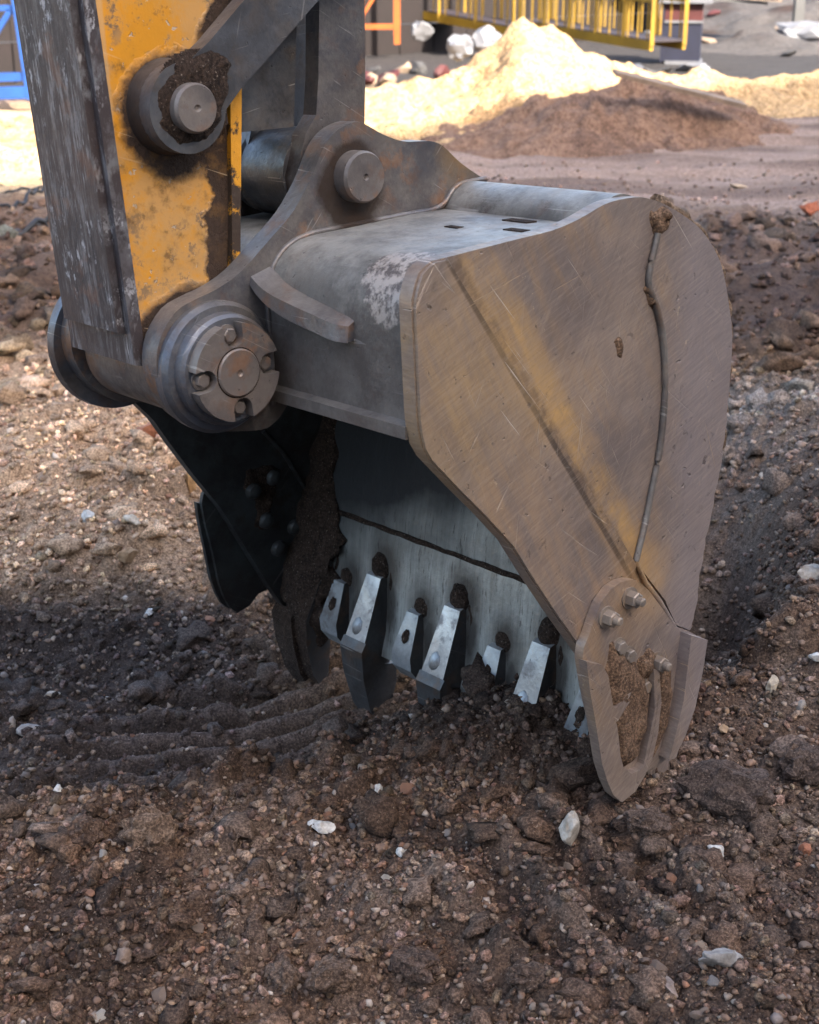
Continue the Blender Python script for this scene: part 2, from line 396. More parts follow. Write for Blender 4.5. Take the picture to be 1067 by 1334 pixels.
M['dark'] = mat_steel('dark_link_steel', (0.080, 0.086, 0.100), (0.045, 0.045, 0.050), rust=(0.12, 0.075, 0.04), rust_amt=0.3, rough=0.45, dust=0.22, sc_angles=(10, 75))
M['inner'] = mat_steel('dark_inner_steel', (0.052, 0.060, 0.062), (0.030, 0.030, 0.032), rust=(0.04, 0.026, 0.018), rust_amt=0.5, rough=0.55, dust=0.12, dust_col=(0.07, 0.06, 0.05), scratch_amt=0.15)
M['yellow'] = mat_yellow()
M['wear'] = mat_black_wear()
M['grimy'] = mat_steel('grimy_boss_steel', (0.040, 0.034, 0.034), (0.022, 0.017, 0.015), rust=(0.06, 0.03, 0.015), rust_amt=0.6, rough=0.55, dust=0.1)
def _yf():
    t = NT('chipped_yellow_edge')
    f = t.ramp(t.noise(14, 6, 0.7), 0.47, 0.52)
    t.inp(t.b.inputs['Base Color'], t.mix(f, (0.035, 0.020, 0.012), (0.58, 0.26, 0.012)))
    t.b.inputs['Roughness'].default_value = 0.6
    t.inp(t.b.inputs['Normal'], t.bump(t.noise(60, 4, 0.7), 0.003))
    return t.m
M['yflange'] = _yf()
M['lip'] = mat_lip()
M['guard'] = mat_steel('worn_guard_steel', (0.38, 0.41, 0.43), (0.20, 0.215, 0.23), rust=(0.10, 0.085, 0.075), rust_amt=0.6, rough=0.42, metal=0.4, dust=0.1, scratch_amt=0.6, sc_angles=(85, 70))
M['tooth'] = mat_steel('bare_tooth_steel', (0.56, 0.575, 0.58), (0.33, 0.345, 0.36), rust=(0.12, 0.11, 0.11), rust_amt=0.7, rough=0.38, metal=0.45, dust=0.1, scratch_amt=0.5, sc_angles=(85, 70))
M['cutter'] = mat_plate()
M['bolt'] = mat_steel('rusty_bolt_steel', (0.250, 0.205, 0.170), (0.165, 0.145, 0.132), rust=(0.27, 0.17, 0.09), rust_amt=0.55, rough=0.5, metal=0.3, dust=0.4, dust_col=(0.26, 0.20, 0.15), sc_angles=(70, 85))
M['rim'] = mat_soil('soil_rubbed_rim', False, (0.17, 0.115, 0.075))
M['weld'] = mat_steel('weld_steel', (0.17, 0.16, 0.15), (0.10, 0.09, 0.085), rust=(0.2, 0.11, 0.06), rust_amt=0.4, rough=0.5, bumpd=0.003)
M['mud'] = mat_soil('caked_soil', False, (0.135, 0.085, 0.055))
M['mud_dark'] = mat_soil('damp_caked_soil', False, (0.034, 0.022, 0.016))
M['soil'] = mat_soil('churned_soil')
M['stone'] = mat_stone('stone_surface')
M['sand'] = mat_soil('dry_sand', True, rough=1.0, bscale=0.25)
M['crumb'] = mat_soil('loose_crumbs', True)
M['clod'] = mat_soil('clod_soil', True)

M['edge'] = mat_steel('knocked_bare_edge', (0.30, 0.255, 0.21), (0.12, 0.095, 0.08), rust=(0.22, 0.125, 0.07), rust_amt=0.7, rough=0.45, dust=0.2)
M['edge_dark'] = mat_steel('rubbed_dark_edge', (0.15, 0.12, 0.105), (0.065, 0.052, 0.048), rust=(0.17, 0.085, 0.045), rust_amt=0.8, rough=0.45, dust=0.1)
M['tip'] = mat_steel('dull_tooth_tip_steel', (0.070, 0.072, 0.076), (0.045, 0.043, 0.042), rust=(0.12, 0.075, 0.05), rust_amt=0.6, rough=0.42, metal=0.4, dust=0.1)
EDGE = {M['plate']: M['edge'], M['ear']: M['edge'], M['box']: M['edge'], M['pin']: M['edge'], M['cutter']: M['edge'], M['wear']: M['edge_dark'], M['dark']: M['edge_dark'], M['ring']: M['edge_dark']}
# ------------------------------------------------------------------ mesh helpers
def link(name, me, mat, parent=None):
    o = bpy.data.objects.new(name, me)
    COL.objects.link(o)
    if mat is not None and not me.materials: me.materials.append(mat)
    if parent is not None: o.parent = parent
    return o

def finish(bm, name, mat, parent=None, bevel=0.0, segs=2, ang=32, smooth=True):
    if bevel > 0:
        es = [e for e in bm.edges if len(e.link_faces) == 2 and e.calc_face_angle(0) > R(ang)]
        bmesh.ops.bevel(bm, geom=es, offset=bevel, segments=segs, profile=0.5, affect='EDGES', clamp_overlap=True, material=1 if EDGE.get(mat) else 0)
    bmesh.ops.recalc_face_normals(bm, faces=bm.faces[:])
    me = bpy.data.meshes.new(name)
    bm.to_mesh(me); bm.free()
    if smooth:
        me.polygons.foreach_set('use_smooth', [True] * len(me.polygons))
        me.set_sharp_from_angle(angle=R(ang))
    o = link(name, me, mat, parent)
    if bevel > 0 and EDGE.get(mat): me.materials.append(EDGE[mat])
    return o

def smooth_line(pts, n=6, closed=False):
    out = []
    m = len(pts)
    rngi = range(m) if closed else range(m - 1)
    for i in rngi:
        g = (lambda k: pts[k % m]) if closed else (lambda k: pts[min(max(k, 0), m - 1)])
        p0, p1, p2, p3 = g(i - 1), g(i), g(i + 1), g(i + 2)
        for s in range(n):
            t = s / n
            out.append(tuple(0.5 * ((2 * b) + (-a + c) * t + (2 * a - 5 * b + 4 * c - d) * t * t + (-a + 3 * b - 3 * c + d) * t ** 3) for a, b, c, d in zip(p0, p1, p2, p3)))
    if not closed: out.append(tuple(pts[-1]))
    return out

def prism(name, pts, w0, w1, mat, parent=None, bevel=0.003, ang=32, taper=None):
    bm = bmesh.new()
    a = [bm.verts.new((p, w0, n)) for p, n in pts]
    b = [bm.verts.new((p, w1, n)) for p, n in (taper or pts)]
    bm.faces.new(a); bm.faces.new(list(reversed(b)))
    k = len(pts)
    for i in range(k):
        bm.faces.new((a[i], a[(i + 1) % k], b[(i + 1) % k], b[i]))
    return finish(bm, name, mat, parent, bevel, ang=ang)

def circle(c, r, seg=48, a0=0.0):
    return [(c[0] + r * math.cos(a0 + 2 * math.pi * i / seg), c[1] + r * math.sin(a0 + 2 * math.pi * i / seg)) for i in range(seg)]

def lathe(name, c, prof, mat, parent=None, seg=56, dent=0.0):
    # turned part about an axis along the bucket width: prof = (w, radius) from the near end to the far end
    bm = bmesh.new()
    rings = []
    for w, r in prof:
        rings.append([bm.verts.new((c[0] + r * math.cos(2 * math.pi * i / seg), w, c[1] + r * math.sin(2 * math.pi * i / seg))) for i in range(seg)])
    for a, b in zip(rings, rings[1:]):
        for i in range(seg):
            bm.faces.new((a[i], a[(i + 1) % seg], b[(i + 1) % seg], b[i]))
    bm.faces.new(rings[0]); bm.faces.new(list(reversed(rings[-1])))
    return finish(bm, name, mat, parent, 0, ang=30)

def tube(name, pts, r, mat, parent=None, seg=8, flat=1.0, jitter=0.0):
    bm = bmesh.new()
    rings = []
    P_ = [Vector(p) for p in pts]
    up0 = Vector((0.12, 0.3, 1)).normalized()
    for i, p in enumerate(P_):
        d = (P_[min(i + 1, len(P_) - 1)] - P_[max(i - 1, 0)]).normalized()
        x = d.cross(up0).normalized() if abs(d.dot(up0)) < 0.95 else d.cross(Vector((1, 0, 0))).normalized()
        y = d.cross(x)
        rr = r * (1 + random.uniform(-jitter, jitter))
        rings.append([bm.verts.new(p + (x * math.cos(2 * math.pi * k / seg) + y * math.sin(2 * math.pi * k / seg) * flat) * rr) for k in range(seg)])
    for a, b in zip(rings, rings[1:]):
        for i in range(seg): bm.faces.new((a[i], a[(i + 1) % seg], b[(i + 1) % seg], b[i]))
    bm.faces.new(rings[0]); bm.faces.new(list(reversed(rings[-1])))
    return finish(bm, name, mat, parent, 0, ang=50)

def hexa(name, c, r, w0, w1, mat, parent, a0=0.2, shaft=0.0, ww=0.0):
    bm = bmesh.new()
    def ring(rad, w, k=6): return [bm.verts.new((c[0] + rad * math.cos(a0 + 2 * math.pi * i / k), w, c[1] + rad * math.sin(a0 + 2 * math.pi * i / k))) for i in range(k)]
    rings = [ring(r * 1.35, w1, 18), ring(r * 1.35, w1 - 0.004, 18)]
    for a, b in zip(rings, rings[1:]):
        for i in range(18): bm.faces.new((a[i], a[(i + 1) % 18], b[(i + 1) % 18], b[i]))
    bm.faces.new(rings[0]); bm.faces.new(rings[-1])
    h = [ring(r, w1 - 0.004), ring(r, w0 + r * 0.12), ring(r * 0.84, w0)]
    for a, b in zip(h, h[1:]):
        for i in range(6): bm.faces.new((a[i], a[(i + 1) % 6], b[(i + 1) % 6], b[i]))
    bm.faces.new(h[0]); bm.faces.new(h[-1])
    if shaft:
        s = [ring(r * 0.55, w0, 14), ring(r * 0.55, w0 - shaft, 14), ring(r * 0.35, w0 - shaft - 0.002, 14)]
        for a, b in zip(s, s[1:]):
            for i in range(14): bm.faces.new((a[i], a[(i + 1) % 14], b[(i + 1) % 14], b[i]))
        bm.faces.new(s[-1])
    return finish(bm, name, mat, parent, 0.0008, segs=1, ang=25)

def inside(px, pz, poly):
    r = np.zeros(px.shape, bool)
    j = len(poly) - 1
    for i in range(len(poly)):
        xi, zi = poly[i]; xj, zj = poly[j]
        c = ((zi > pz) != (zj > pz)) & (px < (xj - xi) * (pz - zi) / (zj - zi + 1e-12) + xi)
        r ^= c
        j = i
    return r

def poly_dist(px, pz, poly):
    d = np.full(px.shape, 9.0)
    for i in range(len(poly)):
        ax, az = poly[i - 1]; bx, bz = poly[i]
        ux, uz = bx - ax, bz - az
        t = np.clip(((px - ax) * ux + (pz - az) * uz) / (ux * ux + uz * uz + 1e-12), 0, 1)
        d = np.minimum(d, np.hypot(px - ax - t * ux, pz - az - t * uz))
    return d

# ------------------------------------------------------------------ noise in numpy
def _hash(ix, iy, seed):
    h = (ix.astype(np.int64) * 374761393 + iy.astype(np.int64) * 668265263 + seed * 1442695041) & 0xFFFFFFFF
    h = ((h ^ (h >> 13)) * 1274126177) & 0xFFFFFFFF
    h = ((h ^ (h >> 16)) * 2246822519) & 0xFFFFFFFF
    return ((h ^ (h >> 15)) & 0xFFFFFF) / float(0xFFFFFF)

def vnoise(x, y, seed=0):
    ix = np.floor(x); iy = np.floor(y)
    fx = x - ix; fy = y - iy
    fx = fx * fx * (3 - 2 * fx); fy = fy * fy * (3 - 2 * fy)
    a = _hash(ix, iy, seed); b = _hash(ix + 1, iy, seed); c = _hash(ix, iy + 1, seed); d = _hash(ix + 1, iy + 1, seed)
    return (a * (1 - fx) + b * fx) * (1 - fy) + (c * (1 - fx) + d * fx) * fy

def fbm(x, y, octv=5, seed=0, gain=0.5):
    s = 0; a = 1; t = 0
    for o in range(octv):
        s = s + a * (vnoise(x, y, seed + o * 17) - 0.5); t += a
        x = x * 2.03 + 13.7; y = y * 2.03 - 7.1; a *= gain
    return s / t * 2

def clods(x, y, cell, seed, dens=0.8, rmin=0.25, rmax=0.75, hgt=0.6):
    # heaped lumps: height above ground of the tallest lump over each point
    wx = x + 0.16 * cell * fbm(x / cell * 2.3, y / cell * 2.3, 3, seed + 5)
    wy = y + 0.16 * cell * fbm(x / cell * 2.3 + 31, y / cell * 2.3, 3, seed + 9)
    gx = np.floor(wx / cell); gy = np.floor(wy / cell)
    best = np.zeros(x.shape)
    for dx in (-1, 0, 1):
        for dy in (-1, 0, 1):
            cx = gx + dx; cy = gy + dy
            r1 = _hash(cx, cy, seed); r2 = _hash(cx, cy, seed + 1); r3 = _hash(cx, cy, seed + 2); r4 = _hash(cx, cy, seed + 3)
            px = (cx + 0.15 + 0.7 * r1) * cell; py = (cy + 0.15 + 0.7 * r2) * cell
            rad = (rmin + (rmax - rmin) * r3 ** 2) * cell
            an = r4 * 3.14
            ex = (wx - px) * np.cos(an) + (wy - py) * np.sin(an); ey = -(wx - px) * np.sin(an) + (wy - py) * np.cos(an)
            d2 = (ex * ex + ey * ey * (1.0 + 1.2 * r1)) / (rad * rad)
            h = np.sqrt(np.clip(1 - d2, 0, 1)) * rad * hgt * (0.6 + 0.6 * r2)
            h = np.where(r4 < dens, h, 0)
            best = np.maximum(best, h)
    return best

def sstep(a, b, x):
    t = np.clip((x - a) / (b - a), 0, 1)
    return t * t * (3 - 2 * t)

def bumpf(x, y, cx, cy, sx, sy, rot=0.0):
    c, s = math.cos(rot), math.sin(rot)
    u = ((x - cx) * c + (y - cy) * s) / sx; v = (-(x - cx) * s + (y - cy) * c) / sy
    return np.exp(-(u * u + v * v))

# ------------------------------------------------------------------ the ground
def crest_dist(x, y):
    # signed distance behind the crest of the front mound (positive = beyond it)
    yc = np.interp(x, [-1.6, -0.78, -0.37, 0.04, 0.27, 0.5, 0.9, 2.0], [2.30, 2.40, 2.60, 2.74, 2.76, 2.86, 3.0, 3.2])
    return y - yc + 0.05 * fbm(x * 3, y * 3, 3, 77)

def ground_z(x, y):
    d = crest_dist(x, y)
    r = np.hypot(x, y)
    crest = np.interp(x, [-1.6, -0.8, -0.37, -0.10, 0.08, 0.27, 0.5, 2.0], [0.055, 0.040, 0.025, 0.035, 0.065, 0.120, 0.120, 0.10])
    front = crest - 0.085 * (1 - sstep(-1.1, -0.10, d))
    low = np.interp(x, [-1.2, -0.4, -0.15, 0.0, 0.2, 0.35, 0.7, 1.2], [-0.19, -0.16, -0.09, -0.06, 0.01, 0.03, -0.02, 0.02])
    low = low + 0.13 * sstep(0.9, 1.9, d) * sstep(0.2, -0.2, x)
    k_ = sstep(0.0, 0.26, d)
    z = front * (1 - k_) + low * k_
    # right-hand heap and the hole under the back of the bucket
    z = z + 0.30 * bumpf(x, y, 1.30, 3.45, 0.42, 0.95) * sstep(2.3, 3.0, y) + 0.26 * bumpf(x, y, 1.9, 4.7, 0.75, 0.55)
    z = z + 0.10 * bumpf(x, y, 0.80, 2.78, 0.17, 0.22)
    z = z - 0.22 * bumpf(x, y, 0.76, 3.20, 0.12, 0.30, -0.2) - 0.34 * bumpf(x, y, 0.84, 3.62, 0.13, 0.30, -0.2)
    z = z + 0.9 * sstep(0.55, 0.8, x) * sstep(2.5, 2.8, y) * sstep(5.5, 5.0, y) * (clods(x, y, 0.24, 711, 0.5, 0.15, 0.42, 0.8))
    z = z - 0.05 * bumpf(x, y, -0.35, 3.15, 0.45, 0.25, 0.2)
    # left bank rising to a pale ridge
    z = z + 0.17 * bumpf(x, y, -1.05, 4.75, 0.55, 0.75) + 0.10 * bumpf(x, y, -1.5, 4.0, 0.5, 0.35)
    z = z - 0.16 * bumpf(x, y, -0.35, 4.75, 0.28, 0.7, 0.1)
    # rough clods between the heap and the track, beyond the bucket
    z = z + 0.10 * bumpf(x, y, 2.6, 7.6, 1.3, 1.5) - 0.05 * bumpf(x, y, 1.7, 6.3, 0.6, 0.8) + 0.10 * bumpf(x, y, 3.9, 8.2, 1.0, 0.5)
    z = z + 0.14 * bumpf(x, y, -2.3, 7.8, 1.0, 0.7)
    z = z + 0.10 * fbm(x * 0.45, y * 0.45, 4, 3) * sstep(1.0, 6.0, r) * sstep(40, 14, r)
    z = z * sstep(26, 12, r) + 0.05 * fbm(x * 0.2, y * 0.2, 3, 8) * sstep(12, 20, r)
    z = z + 0.050 * bumpf(x, y, 0.27, 2.74, 0.30, 0.15, 0.25) + 0.022 * bumpf(x, y, -0.02, 2.85, 0.22, 0.12)
    # how lumpy
    lump = 0.55 + 0.6 * fbm(x * 1.1, y * 1.1, 3, 51)
    smooth_track = bumpf(x, y, -0.40, 3.12, 0.42, 0.26, 0.25)
    lump = np.clip(lump, 0.15, 1.1) * (1 - 0.85 * smooth_track)
    far_smooth = sstep(8.6, 10.5, y + 0.25 * x + 0.8 * fbm(x * 0.5, y * 0.5, 2, 99))
    lump = lump * (1 - 0.72 * far_smooth)
    z = z + 0.075 * fbm(x * 2.2, y * 2.2, 5, 21) * (1 - 0.6 * smooth_track) * (1 - 0.7 * far_smooth)
    z = z + lump * 1.1 * clods(x, y, 0.34, 201, 0.40, 0.12, 0.38, 0.7) + lump * 1.35 * clods(x, y, 0.13, 301, 0.6, 0.2, 0.52, 0.7)
    near = sstep(7.5, 5.0, r)
    z = z + near * (0.6 + 0.4 * lump) * (1 - 0.92 * smooth_track) * (1.25 * clods(x, y, 0.052, 401, 0.75, 0.2, 0.60, 0.7) + 0.9 * clods(x, y, 0.024, 501, 0.8, 0.25, 0.65, 0.6))
    big = sstep(4.6, 6.0, y) * (1 - far_smooth)
    z = z + big * (0.8 * clods(x, y, 0.42, 601, 0.55, 0.2, 0.5, 0.6) + 0.6 * clods(x, y, 0.2, 651, 0.6, 0.25, 0.6, 0.6))
    # ripples pressed by a tooth or track plate
    ph = (y - 3.12) * math.cos(0.18) + (x + 0.4) * -math.sin(0.18) + 0.10 * (x + 0.4) ** 2
    z = z + smooth_track * (0.034 * np.sin(ph * 62 + 1.5 * fbm(x * 3, y * 3, 2, 61)) + 0.004 * fbm(x * 25, y * 8, 3, 62))
    ph2 = (x * 0.86 + y * 0.51)
    sm2 = bumpf(x, y, 0.33, 2.12, 0.36, 0.22)
    z = z + 0.030 * bumpf(x, y, -0.05, 2.15, 0.5, 0.05, 0.35) + 0.028 * bumpf(x, y, -0.2, 1.98, 0.4, 0.04, 0.25)
    z = z + sm2 * 0.026 * np.sin(ph2 * 50 + 1.2 * fbm(x * 3, y * 3, 2, 63))
    # wheel ruts across the yard
    z = z + far_smooth * sstep(30, 16, r) * (0.055 * np.abs(fbm(x * 0.35 + 4, y * 2.4, 4, 71)) * -2 + 0.030 * fbm(x * 1.2, y * 6, 4, 72))
    return z

def lerp3(c, col, f):
    return c * (1 - f[..., None]) + np.array(col) * f[..., None]

def ground_col(x, y):
    n1 = fbm(x * 1.4, y * 1.4, 4, 131); n2 = fbm(x * 6, y * 6, 4, 141)
    d = crest_dist(x, y)
    c = np.ones(x.shape + (3,)) * np.array((0.142, 0.088, 0.060))
    c = lerp3(c, (0.104, 0.068, 0.050), sstep(-0.2, 0.4, n1) * 0.8)

    c = lerp3(c, (0.190, 0.140, 0.112), sstep(0.08, 0.45, n2) * 0.6)
    c = lerp3(c, (0.20, 0.155, 0.13), bumpf(x, y, 0.33, 2.12, 0.36, 0.22) * np.clip(np.sin((x * 0.86 + y * 0.51) * 50), 0, 1) * 0.7)  # rut crests painted paler so they look lit
    c = lerp3(c, (0.060, 0.040, 0.031), sstep(-0.05, -0.45, n2 + 0.4 * n1) * 0.75)
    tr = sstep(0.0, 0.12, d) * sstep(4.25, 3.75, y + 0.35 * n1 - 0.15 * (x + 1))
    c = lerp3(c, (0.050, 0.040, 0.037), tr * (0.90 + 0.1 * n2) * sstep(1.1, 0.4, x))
    ph = (y - 3.12) * math.cos(0.18) + (x + 0.4) * -math.sin(0.18) + 0.10 * (x + 0.4) ** 2
    rp = np.clip(np.sin(ph * 62 + 1.5 * fbm(x * 3, y * 3, 2, 61)), 0, 1)
    c = lerp3(c, (0.175, 0.140, 0.128), tr * bumpf(x, y, -0.40, 3.12, 0.46, 0.26, 0.25) * rp)  # light on the ripple crests painted in as a paler tone
    rt = sstep(0.4, 0.9, x) * sstep(2.4, 3.0, y)
    c = lerp3(c, (0.150, 0.118, 0.098), rt * np.clip(0.4 + n2, 0, 1))
    c = lerp3(c, (0.29, 0.25, 0.22), bumpf(x, y, 1.55, 4.8, 0.8, 0.45) * 0.9)
    c = lerp3(c, (0.075, 0.050, 0.042), np.clip(sstep(0.6, 1.2, x) * sstep(5.2, 5.8, y) * sstep(8.8, 7.8, y) * (0.75 + n2), 0, 1))
    tan = sstep(3.62, 4.02, y + 0.30 * n1 - 0.15 * (x + 1)) * sstep(6.8, 5.6, y) * sstep(0.7, 0.2, x)
    c = lerp3(c, (0.56, 0.39, 0.26), tan * np.clip(0.95 + 0.5 * n2, 0, 1))
    c = lerp3(c, (0.36, 0.22, 0.12), bumpf(x, y, 0.10, 3.55, 0.38, 0.42) * 0.95)  # bright patch under the lip, painted for sunlight coming from behind
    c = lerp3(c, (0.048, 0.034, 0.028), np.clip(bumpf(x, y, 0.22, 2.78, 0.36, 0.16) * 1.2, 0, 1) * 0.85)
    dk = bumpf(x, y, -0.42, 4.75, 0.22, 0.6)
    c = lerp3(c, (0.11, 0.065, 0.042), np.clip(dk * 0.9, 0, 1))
    tanb = bumpf(x, y, 2.0, 5.6, 1.4, 0.45)
    c = lerp3(c, (0.24, 0.155, 0.095), np.clip(tanb * (0.7 + n2), 0, 1))
    fr = sstep(8.6, 10.5, y + 0.25 * x + 0.8 * fbm(x * 0.5, y * 0.5, 2, 99))
    c = lerp3(c, (0.285, 0.210, 0.175), fr * 0.95)
    c = lerp3(c, (0.135, 0.092, 0.074), fr * sstep(-0.15, 0.25, fbm(x * 0.5, y * 2.6, 5, 151)) * 0.85)
    # loose sand spread in front of the heaps
    bd = (y - 10.7) - 0.843 * (x + 3.0)
    sd = sstep(-0.9, 0.6, bd + 0.5 * n1) * sstep(10, 6, bd)
    c = lerp3(c, (0.50, 0.36, 0.21), sd)
    c = lerp3(c, (0.032, 0.030, 0.032), sstep(18.0, 20.0, y + n1))  # far yard coloured dark in place of shade
    return np.clip(c, 0.01, 0.9)

def axis(dense_a, dense_b, step, lo, hi, grow=1.035, cap=6.0):
    a = list(np.arange(dense_a, dense_b, step))
    s = step; v = a[-1]
    while v < hi:
        s = min(s * grow, cap); v += s; a.append(v)
    s = step; v = a[0]; b = []
    while v > lo:
        s = min(s * grow, cap); v -= s; b.append(v)
    return np.array(b[::-1] + a)

def grid_mesh(name, X, Y, Z, colr=None):
    ny, nx = X.shape
    me = bpy.data.meshes.new(name)
    co = np.stack([X, Y, Z], -1).reshape(-1, 3).astype(np.float32)
    idx = np.arange(ny * nx).reshape(ny, nx)
    q = np.stack([idx[:-1, :-1], idx[:-1, 1:], idx[1:, 1:], idx[1:, :-1]], -1).reshape(-1)
    bulk(me, co, q, 4)
    if colr is not None: set_col(me, colr.reshape(-1, 3))
    me.polygons.foreach_set('use_smooth', np.ones(len(me.polygons), bool))
    return me

def bulk(me, co, loops, k):
    nf = len(loops) // k
    me.vertices.add(len(co)); me.vertices.foreach_set('co', co.reshape(-1))
    me.loops.add(nf * k); me.loops.foreach_set('vertex_index', loops.astype(np.int32))
    me.polygons.add(nf); me.polygons.foreach_set('loop_start', np.arange(0, nf * k, k, dtype=np.int32))
    try: me.polygons.foreach_set('loop_total', np.full(nf, k, dtype=np.int32))
    except Exception: pass
    me.update(calc_edges=True)

def set_col(me, c):
    a = me.attributes.new('soil', 'FLOAT_COLOR', 'POINT')
    cc = np.ones((len(c), 4), np.float32); cc[:, :3] = c
    a.data.foreach_set('color', cc.reshape(-1))

xs = axis(-1.15, 1.55, 0.0065, -260, 260, 1.03, 12.0)
ys = axis(1.55, 4.3, 0.0065, -12, 420, 1.011, 10.0)
GX_, GY_ = np.meshgrid(xs, ys)
GZ_ = ground_z(GX_, GY_)
GC_ = ground_col(GX_, GY_)
# ground under the crumbs darkened, standing in for shadowed gaps
GC_ *= (1 - 0.30 * sstep(8.5, 6.0, GY_))[..., None]
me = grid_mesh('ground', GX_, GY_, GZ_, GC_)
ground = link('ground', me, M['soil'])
ground['kind'] = 'structure'

def gz(x, y):
    return float(ground_z(np.array([[float(x)]]), np.array([[float(y)]]))[0, 0])

# ------------------------------------------------------------------ tags
def tag(o, label=None, cat=None, group=None, kind=None):
    if label: o['label'] = label
    if cat: o['category'] = cat
    if group: o['group'] = group
    if kind: o['kind'] = kind
    return o

def empty(name, label, cat, loc=(0, 0, 0), group=None):
    o = bpy.data.objects.new(name, None)
    COL.objects.link(o)
    o.location = loc
    o.empty_display_size = 0.2
    return tag(o, label, cat, group)

# frame of the bucket: x = front to back in side view, y = across its width (away from us), z = up
AX_P = Vector((0.762516, 0.646970, -0.000000)); AX_W = Vector((-0.646128, 0.761523, -0.051002)); AX_N = Vector((-0.032997, 0.038890, 0.998699)); ORG = Vector((0.504750, 2.473636, 0.091322))
FRAME = Matrix(((AX_P.x, AX_W.x, AX_N.x, ORG.x), (AX_P.y, AX_W.y, AX_N.y, ORG.y), (AX_P.z, AX_W.z, AX_N.z, ORG.z), (0, 0, 0, 1)))

def settle_empties():
    # move every group empty that was left at the origin to the base of its parts
    for e in list(COL.objects):
        if e.type != 'EMPTY' or e.location.length > 1e-6 or e.name.startswith('excavator'): continue
        pts = []
        for c in e.children:
            mm = c.matrix_parent_inverse @ c.matrix_basis
            if c.type == 'MESH': pts += [mm @ Vector(q) for q in c.bound_box]
        if not pts: continue
        b = Vector((sum(q.x for q in pts) / len(pts), sum(q.y for q in pts) / len(pts), min(q.z for q in pts)))
        e.location = b
        for c in e.children: c.matrix_parent_inverse = Matrix.Translation(-b) @ c.matrix_parent_inverse

# ------------------------------------------------------------------ the tall block whose shade covers the yard
def box_bm(bm, x0, x1, y0, y1, z0, z1, mtx=None):
    vs = [bm.verts.new((x, y, z)) for z in (z0, z1) for y in (y0, y1) for x in (x0, x1)]
    for f in ((0, 2, 3, 1), (4, 5, 7, 6), (0, 1, 5, 4), (2, 6, 7, 3), (0, 4, 6, 2), (1, 3, 7, 5)):
        bm.faces.new([vs[i] for i in f])
    if mtx is not None:
        for v in vs: v.co = mtx @ v.co
    return vs

def boxo(name, b, mat, parent=None, bevel=0.0, mtx=None):
    bm = bmesh.new(); box_bm(bm, *b, mtx)
    return finish(bm, name, mat, parent, bevel, segs=1)

M['conc'] = simple('rendered_wall', (0.42, 0.38, 0.33), 0.9, var=0.15)
blk = empty('apartment_block', 'tall pale apartment block that throws its shade over the yard', 'building')
bn = Vector((0.634, -0.773, 0)); bt = Vector((0.773, 0.634, 0))
base = bn * (24.0 - 0.0)
bmx = Matrix(((bt.x, bn.x, 0, base.x), (bt.y, bn.y, 0, base.y), (0, 0, 1, 0), (0, 0, 0, 1)))
boxo('wall', (-60, 60, 0, 12, -0.5, 21.75), M['conc'], blk, mtx=bmx)
M['glassd'] = simple('window_glass', (0.05, 0.06, 0.07), 0.15)
wbm = bmesh.new(); box_bm(wbm, -0.7, 0.7, -0.05, 0.0, 0, 1.5); wo_ = finish(wbm, 'window', M['glassd'], blk)
first = True
for fl in range(6):
    for k in range(-9, 10):
        o = wo_ if first else wo_.copy()
        if not first: COL.objects.link(o)
        first = False
        o.parent = blk
        o.matrix_local = bmx @ Matrix.Translation((k * 3.4, 0.0, 1.6 + fl * 3.2))

# ------------------------------------------------------------------ BUCKET
BK = empty('excavator_bucket', 'worn steel excavator bucket resting its teeth in the churned soil', 'excavator bucket')
BK.matrix_world = FRAME

plate_left = [(-0.5468, 1.0852), (-0.5726, 1.0840), (-0.5864, 1.0778), (-0.5987, 1.0692), (-0.6067, 1.0534), (-0.6136, 1.0328), (-0.6143, 1.0146), (-0.6131, 0.9381), (-0.6118, 0.8597), (-0.6099, 0.8328), (-0.6033, 0.8047), (-0.5902, 0.7823), (-0.5333, 0.7206), (-0.4801, 0.6653), (-0.4212, 0.6000), (-0.3758, 0.5305), (-0.3153, 0.4427), (-0.2376, 0.3367)]
plate_right = [(-0.3922, 1.0954), (-0.3177, 1.0998), (-0.2565, 1.1111), (-0.2008, 1.1272), (-0.1603, 1.1317), (-0.1093, 1.1304), (-0.0585, 1.1164), (-0.0038, 1.0913), (0.0511, 1.0577), (0.0958, 1.0108), (0.1174, 0.9712), (0.1335, 0.9204), (0.1484, 0.8561), (0.1466, 0.7745), (0.1413, 0.7112), (0.1337, 0.6476), (0.1077, 0.5874), (0.0868, 0.5121), (0.0716, 0.4546), (0.0587, 0.3946), (0.0475, 0.3413), (0.0422, 0.3097)]
bottom = [(0.052, 0.20), (0.040, 0.08), (0.01, 0.0), (-0.03, -0.01), (-0.10, 0.10)]
outline = list(reversed(plate_left)) + smooth_line(plate_right, 3) + bottom
PT = 0.028
sp_near = prism('side_plate', outline, 0.0, PT, M['plate'], BK, bevel=0.004, ang=40)
sp_near['label'] = 'brown scratched side plate with ochre paint along its crease'

